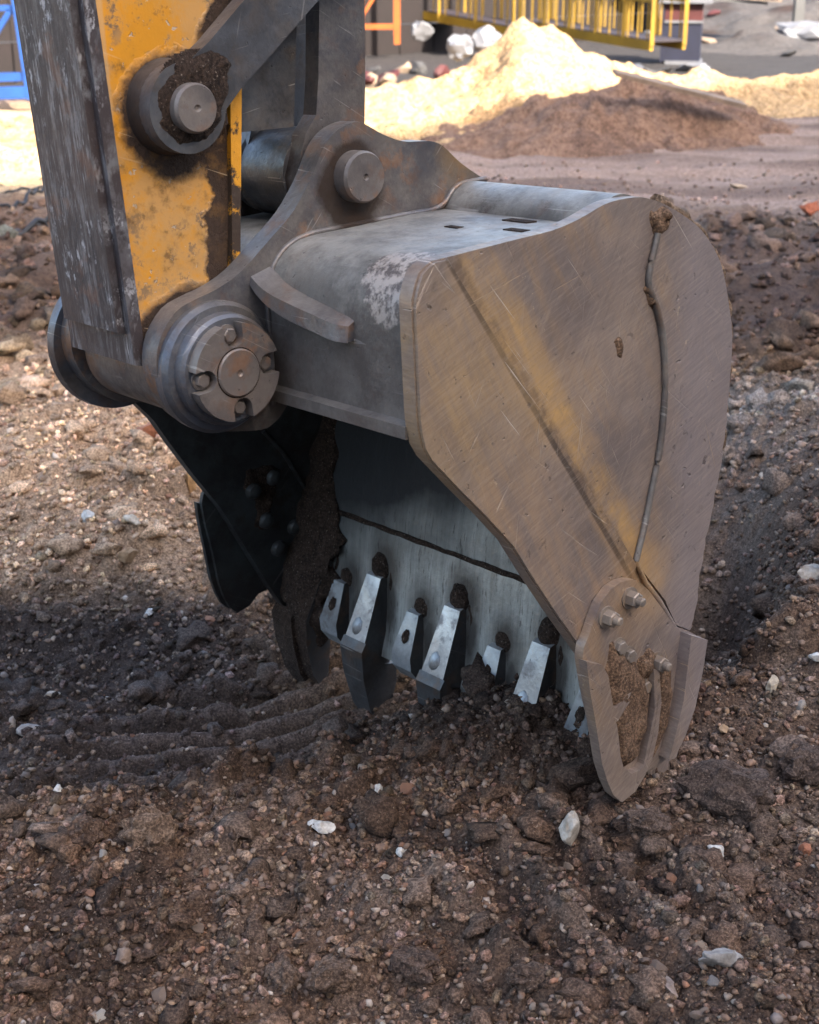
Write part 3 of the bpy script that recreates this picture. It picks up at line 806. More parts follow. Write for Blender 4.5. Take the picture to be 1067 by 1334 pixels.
# raised front piece left of the crease, raised wear piece behind the curved weld
crease = [(-0.5475, 1.0835), (-0.34, 0.780), (-0.112, 0.440)]
fp_ = [( -0.546, 1.082)] + [(p + 0.003, n - 0.002) for p, n in plate_left[1:]] + [(-0.2217, 0.3406), (-0.1623, 0.4122), (-0.1104, 0.4792)]
inner_fp = []
for (p, n) in fp_: inner_fp.append((p, n))
front_piece = prism('front_plate', inner_fp, -0.007, -0.0005, M['plate'], sp_near, bevel=0.0025, ang=35)
curve = [(-0.0638, 1.0965), (-0.0724, 1.0589), (-0.0867, 1.0154), (-0.0896, 0.9806), (-0.0686, 0.9406), (-0.0506, 0.8841), (-0.0421, 0.8142), (-0.0438, 0.7449), (-0.0539, 0.6762), (-0.0688, 0.6222), (-0.0875, 0.5541), (-0.1106, 0.4867)]
wear_right = [(0.0469, 0.3051), (0.0613, 0.3372), (0.0699, 0.3961), (0.0807, 0.4538), (0.0958, 0.5114), (0.1147, 0.5828), (0.1290, 0.6516), (0.1347, 0.7096), (0.1335, 0.7682), (0.1241, 0.8543), (0.1080, 0.9060), (0.0911, 0.9376), (0.0744, 0.9715), (0.0591, 1.0234), (0.0450, 1.0544), (0.0215, 1.0716), (-0.0117, 1.0870), (-0.0442, 1.1021)]
wear_right = [(p - 0.004, n) for p, n in wear_right]
wr = []
for i, (p, n) in enumerate(smooth_line(wear_right, 4)):
    k = 0.0035 * math.sin(i * 1.9) * math.sin(i * 0.7 + 1)
    wr.append((p + k, n))
wear_piece = prism('wear_plate', list(smooth_line(curve, 4)) + [(-0.0912, 0.4591), (-0.0316, 0.3893), (0.0012, 0.3300)] + wr, -0.008, -0.0005, M['plate'], sp_near, bevel=0.003, ang=35)
wear_piece['label'] = 'grey brown wear plate behind the curved weld'
tube('weld_bead', [(p, -0.0045, n) for p, n in smooth_line(curve, 5)][4:], 0.0060, M['weld'], sp_near, jitter=0.04)
tube('weld_bead', [(a[0] + (b[0] - a[0]) * i / 30, -0.002, a[1] + (b[1] - a[1]) * i / 30) for a, b in zip(crease, crease[1:]) for i in range(30)], 0.0038, M['plate'], sp_near, jitter=0.15)
tube('weld_bead', [(p, -0.004, n) for p, n in [(-0.1106, 0.4867), (-0.0843, 0.4392), (-0.0401, 0.3856), (0.0060, 0.3191)]], 0.005, M['plate'], sp_near, jitter=0.12)
# worn folded edge along the back
edge_pts = smooth_line([(p + 0.004, n) for p, n in plate_right[6:18]], 5)
tube('worn_edge', [(p + 0.004 * math.sin(i * 1.3) , 0.016, n) for i, (p, n) in enumerate(edge_pts)], 0.012, M['rim'], sp_near, jitter=0.25)

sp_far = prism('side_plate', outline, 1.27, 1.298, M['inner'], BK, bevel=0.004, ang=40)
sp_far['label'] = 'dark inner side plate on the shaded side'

# shell (back and floor of the bowl)
def offset_in(pts, t):
    out = []
    for i, (p, n) in enumerate(pts):
        a = pts[max(i - 1, 0)]; b = pts[min(i + 1, len(pts) - 1)]
        dx, dz = b[0] - a[0], b[1] - a[1]
        L = math.hypot(dx, dz) or 1
        out.append((p + dz / L * t, n - dx / L * t))
    return out
shell_out = smooth_line([(-0.16, 1.115), (-0.07, 1.100), (0.0, 1.070), (0.055, 1.030), (0.095, 0.975), (0.118, 0.915), (0.132, 0.850), (0.132, 0.775), (0.125, 0.700), (0.110, 0.635), (0.092, 0.575), (0.075, 0.510), (0.060, 0.450), (0.048, 0.390), (0.036, 0.335), (0.033, 0.29)], 4)
shell_in = offset_in(shell_out, 0.020)
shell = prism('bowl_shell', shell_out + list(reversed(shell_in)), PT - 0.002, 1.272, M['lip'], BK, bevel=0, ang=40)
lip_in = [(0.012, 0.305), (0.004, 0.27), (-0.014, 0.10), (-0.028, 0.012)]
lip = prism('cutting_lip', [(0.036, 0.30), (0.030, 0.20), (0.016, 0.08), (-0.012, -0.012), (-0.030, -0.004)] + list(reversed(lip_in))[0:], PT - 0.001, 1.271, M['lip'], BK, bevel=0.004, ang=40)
lip['label'] = 'bare pale steel cutting lip'
tube('weld_bead', [(0.013, PT + 0.01 + i * 0.031, 0.300 + 0.001 * math.sin(i * 2.1)) for i in range(41)], 0.0065, M['mud_dark'], lip, jitter=0.15)

# hinge box and torque tube
hb = smooth_line([(-0.594, 0.83), (-0.595, 0.90), (-0.594, 0.985), (-0.583, 1.030), (-0.555, 1.062), (-0.51, 1.078), (-0.42, 1.083), (-0.33, 1.088), (-0.25, 1.092)], 4)
hbox = prism('hinge_box', hb + [(-0.15, 1.09), (-0.06, 1.06), (-0.10, 1.02), (-0.50, 0.83)], PT - 0.002, 1.272, M['box'], BK, bevel=0, ang=38)
prism('bottom_flange', [(-0.612, 0.812), (-0.612, 0.832), (-0.592, 0.836), (-0.42, 0.880), (-0.42, 0.862), (-0.592, 0.812)], PT - 0.001, 1.271, M['box'], hbox, bevel=0.003)
lathe('torque_tube', (-0.130, 1.070), [(PT - 0.001, 0.066), (1.271, 0.066)], M['box'], BK)
# drain slots in the top deck
for (px_, w_, a, b) in ((-0.30, 0.10, 0.022, 0.010), (-0.235, 0.16, 0.030, 0.012), (-0.33, 0.22, 0.016, 0.008)):
    bm = bmesh.new(); box_bm(bm, px_ - b, px_ + b, w_ - a, w_ + a, 1.075, 1.0935 + (px_ + 0.25) * 0.05)
    finish(bm, 'drain_slot', M['mud_dark'], hbox, 0.003)

# ears
EAR = [(-0.3686, 1.2534), (-0.3302, 1.2338), (-0.2854, 1.2187), (-0.2444, 1.2156), (-0.2190, 1.2136), (-0.1917, 1.2034), (-0.1496, 1.1700), (-0.0888, 1.1326)] + [(-0.05, 1.10), (-0.10, 1.04), (-0.30, 0.95), (-0.52, 0.83)] + \
      [(-0.560, 0.800), (-0.583, 0.777), (-0.600, 0.766), (-0.627, 0.760), (-0.70, 0.772), (-0.742, 0.783), (-0.784, 0.815), (-0.812, 0.86), (-0.820, 0.905), (-0.808, 0.950), (-0.775, 0.988), (-0.735, 1.003), (-0.696, 1.013), (-0.646, 1.035), (-0.585, 1.080), (-0.535, 1.119), (-0.494, 1.168), (-0.472, 1.205), (-0.452, 1.232), (-0.425, 1.250), (-0.389, 1.259)]
EARs = smooth_line(EAR, 3, closed=True)
CP = (-0.7086, 0.8864); LP = [(-0.3988, 1.1687)][0]
def make_ear(w0, w1, near):
    e = prism('ear', EARs, w0, w1, M['ear'], BK, bevel=0.006, ang=30)
    s = -1 if near else 1
    wf = w0 if near else w1
    k_ = 1.0 if near else 1.16
    lathe('boss_ring', CP, [(wf + s * 0.0 - s * 0.01, 0.110 * k_), (wf + s * 0.012, 0.111 * k_), (wf + s * 0.022, 0.104 * k_), (wf + s * 0.024, 0.094), (wf + s * 0.040, 0.0925), (wf + s * 0.046, 0.087), (wf + s * 0.047, 0.02)], M['ring'], e)
    return e
ear = make_ear(0.40, 0.446, True)
ear2 = make_ear(0.690, 0.736, False)
# weld fillets where ear meets deck and box front
def fillet(w, s, par):
    pts = [(-0.09, 1.135), (-0.16, 1.130), (-0.205, 1.096), (-0.30, 1.090), (-0.42, 1.085), (-0.50, 1.081), (-0.553, 1.064), (-0.584, 1.030), (-0.596, 0.985), (-0.597, 0.90), (-0.598, 0.84), (-0.600, 0.80)]
    tube('weld_fillet', [(p, w + s * 0.002, n) for p, n in smooth_line(pts, 6)], 0.0055, M['ear'], par, seg=10, jitter=0.12)
fillet(0.40, -1, ear)
fillet(0.736, 1, ear2)

# slotted retaining cover on the main pin
def notched(c, r, rn, nr, angs, arc=14):
    pts = []
    h = math.asin(rn / r)
    for q, nxt in zip(angs, angs[1:] + [angs[0] + 2 * math.pi]):
        ux, uy = math.cos(q), math.sin(q); vx, vy = -uy, ux
        for k in range(13):
            t = math.pi * k / 12
            al = nr - rn * math.sin(t); la = -rn * math.cos(t)
            pts.append((c[0] + ux * al + vx * la, c[1] + uy * al + vy * la))
        for k in range(arc + 1):
            a = q + h + (nxt - q - 2 * h) * k / arc
            pts.append((c[0] + r * math.cos(a), c[1] + r * math.sin(a)))
    return pts
AN = [R(4), R(94), R(184), R(274)]
cover = prism('retaining_cover', notched(CP, 0.0815, 0.0180, 0.061, AN), 0.331, 0.354, M['pin'], ear, bevel=0.0025, ang=40)
lathe('pin_end', CP, [(0.350, 0.0400), (0.329, 0.0400), (0.3265, 0.0375), (0.3262, 0.006), (0.329, 0.003)], M['pin'], ear)
lathe('seam_ring', CP, [(0.350, 0.0420), (0.3304, 0.0420), (0.3304, 0.040)], M['mud_dark'], ear)
for a in AN:
    hexa('bolt', (CP[0] + 0.061 * math.cos(a), CP[1] + 0.061 * math.sin(a)), 0.0125, 0.340, 0.3535, M['pin'], ear, a0=a + 0.3)
# pin of the bucket link
lathe('link_pin', LP, [(0.41, 0.0440), (0.372, 0.0440), (0.366, 0.0405), (0.3655, 0.006), (0.369, 0.003)], M['pin'], ear)
lathe('link_pin', LP, [(0.72, 0.0485), (0.765, 0.0485), (0.77, 0.045), (0.77, 0.004)], M['pin'], ear2)

# bent rib welded across the front of the hinge box
rib = bmesh.new()
ribline = [(-0.630, 0.402, 1.020), (-0.632, 0.375, 1.004), (-0.632, 0.34, 0.990), (-0.630, 0.29, 0.978), (-0.628, 0.23, 0.968), (-0.625, 0.185, 0.960), (-0.610, 0.165, 0.956)]
rings = []
for i, (p, w, n) in enumerate(smooth_line(ribline, 5)):
    th = 0.006 + 0.007 * min(1, i / 14)
    rings.append([rib.verts.new(v) for v in ((p, w, n - th), (p + 0.004, w, n + th), (-0.585, w, n + th + 0.012), (-0.585, w, n - th + 0.004))])
for a, b in zip(rings, rings[1:]):
    for i in range(4): rib.faces.new((a[i], a[(i + 1) % 4], b[(i + 1) % 4], b[i]))
rib.faces.new(rings[0]); rib.faces.new(list(reversed(rings[-1])))
finish(rib, 'stiffening_rib', M['ear'], BK, 0.004)

# lumps of soil stuck on steel
def dark_flanks(o, mat):
    o.data.materials.append(mat)
    k = len(o.data.materials) - 1
    for f in o.data.polygons:
        if abs(f.normal.y) > 0.6 or f.normal.x > 0.3: f.material_index = k

def lump(name, c, size, mat, parent, seed=0, rough=0.35, sub=3):
    bm = bmesh.new()
    bmesh.ops.create_icosphere(bm, subdivisions=sub, radius=1)
    for v in bm.verts:
        d = v.co.normalized()
        k = 1 + rough * mnoise.fractal(d * 2.2 + Vector((seed, seed * 1.7, 0)), 0.8, 2.1, 4)
        v.co = Vector((d.x * size[0], d.y * size[1], d.z * size[2])) * k + Vector(c)
    return finish(bm, name, mat, parent, 0, ang=60)

# teeth: adapter on the lip, tip in the soil
TOOTH = [(0.004, 0.198), (-0.022, 0.190), (-0.090, 0.040), (-0.084, -0.030), (-0.066, -0.120), (-0.040, -0.165), (-0.020, -0.150), (-0.008, -0.02), (-0.02, 0.04), (-0.008, 0.12)]
def make_tooth(w, tipw=0.058, spread=0.0):
    t = bmesh.new()
    hw = 0.030
    a = []; b = []
    for i, (p, n) in enumerate(TOOTH):
        s = 1.12 if n > 0.0 else 1.0 - 0.25 * min(1, -n / 0.15)
        if n > 0.15: s = 0.86
        if 0.0 <= n < 0.09: s = 1.22
        a.append(t.verts.new((p, w - hw * s, n))); b.append(t.verts.new((p, w + hw * s, n)))
    t.faces.new(a); t.faces.new(list(reversed(b)))
    k = len(a)
    for i in range(k): t.faces.new((a[i], a[(i + 1) % k], b[(i + 1) % k], b[i]))
    o = finish(t, 'tooth', M['tooth'], BK, 0.007)
    dark_flanks(o, M['tip'])
    # retaining pin boss and the tip that sleeves over the adapter
    tip = [(-0.086, 0.050), (-0.100, 0.030), (-0.096, -0.040), (-0.076, -0.128), (-0.046, -0.180), (-0.020, -0.170), (0.004, -0.080), (0.006, -0.028), (-0.030, -0.02)]
    q = bmesh.new(); a = []; b = []
    for p, n in tip:
        s = 1.0 - 0.25 * max(0, -n / 0.16)
        a.append(q.verts.new((p, w - 0.0410 * s, n))); b.append(q.verts.new((p, w + 0.0410 * s, n)))
    q.faces.new(a); q.faces.new(list(reversed(b)))
    k = len(a)
    for i in range(k): q.faces.new((a[i], a[(i + 1) % k], b[(i + 1) % k], b[i]))
    finish(q, 'tooth_tip', M['tip'], o, 0.006)
    bs = lump('pin_boss', (0, 0, 0), (0.007, 0.019, 0.023), M['guard'], o, 1, 0.12, 3)
    bs.location = (-0.070, w + 0.006, 0.078)
    bs.rotation_euler = (0, R(28), 0)
    ml = lump('mud', (0.004, w - 0.004, 0.208), (0.024, 0.030, 0.036), M['mud_dark'], o, w * 9, 0.16)
    lump('mud', (0.004, w - 0.040, 0.160), (0.012, 0.014, 0.050), M['mud_dark'], o, w * 4, 0.2)
    return o
for w in (0.06, 0.325, 0.60, 0.875, 1.155):
    tt = make_tooth(w)
    if w > 1.1:
        tt['label'] = 'corner tooth caked in dark soil'
        for o_ in [tt] + list(tt.children):
            o_.data.materials[0] = M['mud_dark']
        
def make_guard(w):
    q = bmesh.new(); a = []; b = []
    prof = [(0.000, 0.144), (-0.024, 0.138), (-0.064, 0.046), (-0.062, 0.014), (-0.040, -0.016), (-0.005, -0.018), (-0.018, 0.03)]
    for p, n in prof:
        s = 0.62 if n > 0.10 else 1.0
        a.append(q.verts.new((p, w - 0.033 * s, n))); b.append(q.verts.new((p, w + 0.033 * s, n)))
    q.faces.new(a); q.faces.new(list(reversed(b)))
    k = len(a)
    for i in range(k): q.faces.new((a[i], a[(i + 1) % k], b[(i + 1) % k], b[i]))
    o = finish(q, 'lip_guard', M['guard'], BK, 0.006)
    dark_flanks(o, M['tip'])
    h = lump('pin_hole', (0, 0, 0), (0.003, 0.011, 0.016), M['mud_dark'], o, w, 0.35, 3)
    h.location = (-0.0475, w, 0.088); h.rotation_euler = (0, R(23), 0)
    lump('mud', (0.000, w - 0.012, 0.148), (0.016, 0.028, 0.028), M['mud_dark'], o, w * 5, 0.16)
    return o
for w in (0.19, 0.465, 0.735, 1.01):
    make_guard(w)

# side cutters
CUT = [(-0.1317, 0.4609), (-0.1522, 0.4681), (-0.1765, 0.4705), (-0.2023, 0.4647), (-0.2277, 0.4460), (-0.2430, 0.4215), (-0.2564, 0.3950), (-0.2698, 0.3758), (-0.2735, 0.3521), (-0.2613, 0.2918), (-0.2406, 0.2150), (-0.2233, 0.1298), (-0.2083, 0.0878), (-0.1911, 0.0523), (-0.1674, 0.0284), (-0.1313, 0.0368), (-0.1039, 0.0636), (-0.0712, 0.0675), (-0.0358, 0.0705), (-0.0164, 0.0896), (0.0033, 0.1070), (0.0351, 0.1579), (0.0507, 0.2159), (0.0589, 0.2805), (0.0374, 0.3030), (0.0120, 0.3203), (-0.0263, 0.3412), (-0.0625, 0.3873), (-0.1020, 0.4347)]
def make_cutter(w, s, mt=None):
    # w: face it is bolted to, s: outward direction
    def pr(name, pts, a, b, mat, par, bevel=0.003, ang=30):
        if mt: mat = mt; a, b = a * 0.6, b * 0.6
        w0, w1 = sorted((w + s * a, w + s * b))
        return prism(name, pts, w0, w1, mat, par, bevel, ang)
    c = pr('side_cutter', CUT, 0.0085, 0.028, M['cutter'], BK, 0.005)
    rim = [(-0.2818, 0.3567), (-0.2425, 0.3382), (-0.2262, 0.3121), (-0.2175, 0.2717), (-0.2087, 0.2307), (-0.2000, 0.2000), (-0.1954, 0.1720), (-0.1906, 0.1390), (-0.1817, 0.1121), (-0.1603, 0.0912), (-0.1347, 0.0895), (-0.1158, 0.1031), (-0.1020, 0.1459), (-0.0927, 0.1901), (-0.0875, 0.2275), (-0.0837, 0.1790), (-0.0870, 0.1485), (-0.1008, 0.1055), (-0.1214, 0.0731), (-0.1486, 0.0498), (-0.1844, 0.0415), (-0.2078, 0.0651), (-0.2249, 0.1003), (-0.2398, 0.1419), (-0.2569, 0.2264), (-0.2735, 0.3011)]
    pr('cutter_rim', rim, 0.0265, 0.046, M['cutter'], c, 0.005)
    pr('cutter_prong', [(-0.2150, 0.2405), (-0.1967, 0.2402), (-0.1745, 0.2555), (-0.1559, 0.2569), (-0.1617, 0.2420), (-0.1840, 0.2220), (-0.1961, 0.2109), (-0.2084, 0.2122)], 0.026, 0.043, M['cutter'], c, 0.004)
    pr('cutter_ridge', [(-0.1021, 0.2836), (-0.0869, 0.2755), (-0.0782, 0.2087), (-0.0853, 0.1638), (-0.1052, 0.1072), (-0.1262, 0.0910), (-0.1107, 0.1491), (-0.0973, 0.1996)], 0.026, 0.045, M['cutter'], c, 0.006)
    pr('cutter_bar', [(-0.0086, 0.3250), (0.0393, 0.3009), (0.0287, 0.2409), (0.0094, 0.1705), (-0.0155, 0.1227), (-0.0474, 0.0840), (-0.0630, 0.0866), (-0.0410, 0.1480), (-0.0253, 0.1985), (-0.0187, 0.2517)], 0.020, 0.054, M['cutter'], c, 0.006)
    return c
cutter = make_cutter(0.0, -1)
cutter['label'] = 'brown side cutter packed with soil'
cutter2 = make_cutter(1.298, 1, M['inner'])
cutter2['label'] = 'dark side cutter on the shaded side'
fan = [(-0.10, 0.34), (-0.235, 0.36), (-0.25, 0.25), (-0.225, 0.14), (-0.165, 0.055), (-0.12, 0.06), (-0.06, 0.10)]
for (x, y) in ((-0.1542, 0.4348), (-0.2140, 0.4159), (-0.0787, 0.2852)):
    c_ = (x, y)
    hexa('bolt', c_, 0.0150, -0.050, -0.027, M['bolt'], cutter, a0=0.4, shaft=0.011)
for (x, y) in ((-0.1806, 0.3481), (-0.1555, 0.3236), (-0.1115, 0.2466)):
    c_ = (x, y)
    hexa('bolt', c_, 0.0130, -0.040, -0.027, M['bolt'], cutter, a0=0.1)

def mud_sheet(name, poly, w, s, thick, mat, parent, step=0.006, seed=0, edge=0.014, lumpy=1.0):
    p0 = min(p for p, n in poly); p1 = max(p for p, n in poly); n0 = min(n for p, n in poly); n1 = max(n for p, n in poly)
    gx, gy = np.meshgrid(np.arange(p0 - step, p1 + step * 2, step), np.arange(n0 - step, n1 + step * 2, step))
    wob = 0.010
    qx = gx + wob * fbm(gx * 40, gy * 40, 3, seed); qy = gy + wob * fbm(gx * 40 + 9, gy * 40, 3, seed + 3)
    ins = inside(qx, qy, poly)
    dd = poly_dist(qx, qy, poly)
    h = np.where(ins, np.minimum(1, dd / edge) ** 0.5, -np.minimum(1, dd / edge))
    z = thick * h * (1 + 0.35 * fbm(gx * 22, gy * 22, 4, seed + 11)) + lumpy * np.where(ins, 1, 0) * (clods(gx, gy, 0.03, seed + 31, 0.6, 0.2, 0.6, 0.5) + clods(gx, gy, 0.014, seed + 41, 0.7, 0.25, 0.6, 0.5)) * np.minimum(1, dd / edge)
    me = grid_mesh(name, gx, w + s * z, gy)
    q = inside(gx, gy, [(a, b) for a, b in poly])
    o = link(name, me, mat, parent)
    # drop faces wholly outside
    bm = bmesh.new(); bm.from_mesh(me)
    bm.verts.ensure_lookup_table()
    hh = h.reshape(-1)
    kill = [f for f in bm.faces if all(hh[v.index] < -0.6 for v in f.verts)]
    bmesh.ops.delete(bm, geom=kill, context='FACES')
    bm.to_mesh(me); bm.free()
    return o
mud_sheet('mud', [(-0.2030, 0.3567), (-0.1574, 0.3197), (-0.1167, 0.2760), (-0.0983, 0.2312), (-0.1069, 0.1635), (-0.1269, 0.1153), (-0.1604, 0.0993), (-0.1861, 0.1216), (-0.1958, 0.1954), (-0.2112, 0.2544), (-0.2161, 0.3088)], -0.030, -1, 0.013, M['mud'], cutter, seed=5, edge=0.02)
mud_sheet('mud', [(-0.0909, 0.2676), (-0.0407, 0.2542), (-0.0301, 0.2081), (-0.0455, 0.1496), (-0.0704, 0.1104), (-0.1088, 0.0844), (-0.1219, 0.0894), (-0.0977, 0.1444), (-0.0823, 0.2022)], -0.030, -1, 0.012, M['mud'], cutter, seed=9, edge=0.02)
mud_sheet('mud', [(-0.1321, 0.3025), (-0.1031, 0.3145), (-0.0678, 0.2817), (-0.0317, 0.2481), (-0.0399, 0.2319), (-0.0884, 0.2543), (-0.1226, 0.2626)], -0.028, -1, 0.010, M['mud'], cutter, seed=15, edge=0.02)
mud_sheet('mud', [(-0.0836, 1.1075), (-0.0484, 1.1077), (-0.0397, 1.0875), (-0.0550, 1.0698), (-0.0703, 1.0561), (-0.0828, 1.0794)], -0.001, -1, 0.010, M['mud'], sp_near, step=0.004, seed=21, edge=0.008)
mud_sheet('mud', [(-0.0995, 0.9819), (-0.0838, 0.9850), (-0.0713, 0.9622), (-0.0726, 0.9412), (-0.0869, 0.9539)], -0.001, -1, 0.008, M['mud'], sp_near, step=0.004, seed=25, edge=0.008)
mud_sheet('mud', [(-0.1691, 0.8980), (-0.1557, 0.9011), (-0.1475, 0.8799), (-0.1510, 0.8606), (-0.1609, 0.8729)], 0.0, -1, 0.004, M['mud'], sp_near, step=0.004, seed=27, edge=0.008, lumpy=0.4)

# soil caked inside, against the shaded side plate
def mud_roll(name, path, mat, parent, seed=0, seg=26):
    bm = bmesh.new(); rings = []
    for p, w, n, rp, rw in smooth_line(path, 7):
        ring = []
        for k in range(seg):
            a = 2 * math.pi * k / seg
            v = Vector((p + rp * math.cos(a), w + rw * math.sin(a), n))
            f = 1 + 0.50 * mnoise.fractal(v * 13 + Vector((seed, 0, 0)), 0.8, 2.1, 4)
            ring.append(bm.verts.new((p + rp * f * math.cos(a), w + rw * f * math.sin(a), n)))
        rings.append(ring)
    for a, b in zip(rings, rings[1:]):
        for i in range(seg): bm.faces.new((a[i], a[(i + 1) % seg], b[(i + 1) % seg], b[i]))
    bm.faces.new(rings[0]); bm.faces.new(list(reversed(rings[-1])))
    return finish(bm, name, mat, parent, 0, ang=60)
mud_roll('mud', [(0.118, 1.26, 0.80, 0.010, 0.012), (0.110, 1.255, 0.70, 0.014, 0.020), (0.085, 1.25, 0.60, 0.016, 0.028), (0.055, 1.245, 0.50, 0.018, 0.036), (0.030, 1.24, 0.40, 0.020, 0.050), (0.008, 1.225, 0.30, 0.024, 0.09), (-0.008, 1.215, 0.20, 0.032, 0.12), (-0.026, 1.21, 0.10, 0.042, 0.12), (-0.040, 1.19, 0.03, 0.046, 0.09), (-0.046, 1.17, -0.03, 0.036, 0.05), (-0.046, 1.165, -0.06, 0.02, 0.025)], M['mud_dark'], sp_far, 3)
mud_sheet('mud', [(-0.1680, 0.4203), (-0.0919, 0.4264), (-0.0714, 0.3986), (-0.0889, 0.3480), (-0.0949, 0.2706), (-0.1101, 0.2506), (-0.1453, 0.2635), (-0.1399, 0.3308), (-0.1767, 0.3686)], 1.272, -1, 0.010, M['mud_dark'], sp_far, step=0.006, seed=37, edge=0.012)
def dome(c, r, w, s, mat, parent):
    return lathe('bolt', c, [(w, r), (w + s * r * 0.35, r), (w + s * r * 0.7, r * 0.8), (w + s * r * 0.9, r * 0.4), (w + s * r * 0.95, 0.002)], mat, parent, seg=20)
for (x, y) in ((-0.0971, 0.3889), (-0.1547, 0.3673), (-0.1147, 0.2795), (-0.0276, 0.2397), (-0.0754, 0.1936)):
    dome((x, y), 0.021, 1.266, -1, M['inner'], sp_far)
tube('weld_bead', [(p, 1.268, n) for p, n in [(-0.1257, 0.5138), (-0.0641, 0.4437), (0.0235, 0.3062), (0.0275, 0.2952)]], 0.006, M['inner'], sp_far)

# the bucket is narrower at its hinge than at its lip
def taper(o):
    if o.type == 'MESH' and o.name.split('.')[0] not in ('tooth_tip',):
        for v in o.data.vertices:
            if v.co.y > 1.05: v.co.y -= 0.05 + 0.150 * max(0.0, v.co.z)
    for c in o.children: taper(c)
taper(BK)

# ------------------------------------------------------------------ ARM
AR = empty('excavator_stick', 'yellow and black excavator arm with its steel bucket links', 'excavator arm')
AR.matrix_world = FRAME
W0, W1 = 0.458, 0.668
def stick_outline():
    arc = []
    for k in range(0, 15):
        a = R(195 + k * 11.5)
        arc.append((CP[0] + 0.088 * math.cos(a), CP[1] + 0.088 * math.sin(a)))
    return [(-0.882, 2.25), (-0.838, 1.466), (-0.809, 0.945)] + arc + [(-0.632, 0.96), (-0.634, 1.035), (-0.597, 1.343), (-0.49, 2.25)]
stick = prism('stick_body', stick_outline(), W0, W1, M['yellow'], AR, bevel=0.003, ang=30)
stick['label'] = 'yellow painted stick with oily soil along its rear edge'
wear = prism('front_wear_plate', [(-0.905, 2.25), (-0.858, 1.466), (-0.828, 0.900), (-0.806, 0.895), (-0.836, 1.466), (-0.880, 2.25)], W0 - 0.004, W1 + 0.004, M['wear'], AR, bevel=0.004)
wear['label'] = 'dark scuffed wear plate on the front of the stick'
wear2 = prism('scuff_plate', [(-0.919, 2.25), (-0.872, 1.466), (-0.8455, 0.955), (-0.832, 0.950), (-0.856, 1.466), (-0.903, 2.25)], W0 + 0.012, W1 - 0.014, M['wear'], wear, bevel=0.006)
prism('rear_flange', [(-0.606, 0.98), (-0.633, 1.0), (-0.609, 1.343), (-0.500, 2.25), (-0.478, 2.25), (-0.586, 1.343), (-0.615, 1.035)], W0 - 0.012, W1 + 0.012, M['yflange'], AR, bevel=0.002)
lathe('stick_boss', CP, [(W0 - 0.008, 0.086), (W0 - 0.006, 0.094), (W1 + 0.006, 0.094), (W1 + 0.008, 0.086)], M['ear'], AR)
# pivot boss and side link
EC = [(-0.7227, 1.3026)][0]
TP = [(-0.3428, 1.6130)][0]
d = Vector((TP[0] - EC[0], TP[1] - EC[1])); L_ = d.length; d.normalize(); nn = Vector((-d.y, d.x))
def rod_outline():
    pts = []
    ra, rm, rb = 0.070, 0.050, 0.080
    a0 = math.atan2(d.y, d.x)
    for k in range(0, 25):
        a = a0 + R(45) + k * (2 * math.pi - R(90)) / 24
        pts.append((EC[0] + ra * math.cos(a), EC[1] + ra * math.sin(a)))
    low = [(0.100, -0.0455), (0.18, -0.047), (L_ * 0.6, -0.048), (L_ - 0.10, -0.055)]
    for t_, o_ in low: pts.append((EC[0] + d.x * t_ + nn.x * o_, EC[1] + d.y * t_ + nn.y * o_))
    for k in range(0, 17):
        a = a0 - R(125) + k * R(250) / 16
        pts.append((TP[0] + rb * math.cos(a), TP[1] + rb * math.sin(a)))
    for t_, o_ in reversed(low): pts.append((EC[0] + d.x * t_ - nn.x * o_, EC[1] + d.y * t_ - nn.y * o_))
    return pts
rod = prism('side_link', rod_outline(), 0.398, 0.434, M['dark'], AR, bevel=0.005, ang=28)
lathe('pivot_boss', EC, [(0.425, 0.069), (0.448, 0.074), (0.459, 0.076)], M['grimy'], rod)
lathe('pin_end', [(-0.7221, 1.3027)][0], [(0.410, 0.0385), (0.378, 0.0385), (0.372, 0.035), (0.3715, 0.006), (0.375, 0.003)], M['pin'], rod)
mud_sheet('mud', [(EC[0] + a_, EC[1] + b_) for a_, b_ in ((-0.050, -0.02), (-0.052, 0.02), (-0.035, 0.05), (0.0, 0.072), (0.05, 0.085), (0.085, 0.06), (0.07, 0.02), (0.058, -0.02), (0.03, -0.048), (-0.02, -0.055))], 0.3975, -1, 0.006, M['mud_dark'], rod, step=0.0028, seed=51, edge=0.02)
# bucket link: two arms, web and the cross tube on the bucket pin
def arm_outline():
    arm = [(-0.2995, 1.6411), (-0.3097, 1.4566), (-0.3149, 1.3290), (-0.3210, 1.2508)]
    r = 0.078
    pts = [(LP[0] + r * math.cos(R(a)), LP[1] + r * math.sin(R(a))) for a in range(30, -190, -14)]
    left = [(-0.4352, 1.2458), (-0.4268, 1.2709), (-0.4177, 1.3341), (-0.4078, 1.4584), (-0.3927, 1.6387)]
    return [tuple(q) for q in arm] + pts + [(-0.452, 1.24)] + [tuple(q) for q in left[1:]]
larm = prism('bucket_link', arm_outline(), 0.462, 0.500, M['ear'], AR, bevel=0.006, ang=30)
prism('bucket_link', arm_outline(), 0.628, 0.668, M['dark'], AR, bevel=0.006, ang=30)
lathe('cross_tube', LP, [(0.496, 0.082), (0.502, 0.078), (0.634, 0.078), (0.64, 0.082)], M['dark'], AR)
prism('link_web', [(-0.62, 1.250), (-0.45, 1.252), (-0.375, 1.95), (-0.50, 1.95)], 0.498, 0.630, M['dark'], AR, bevel=0.003)
lathe('link_pin', TP, [(0.35, 0.045), (0.82, 0.045)], M['pin'], AR)
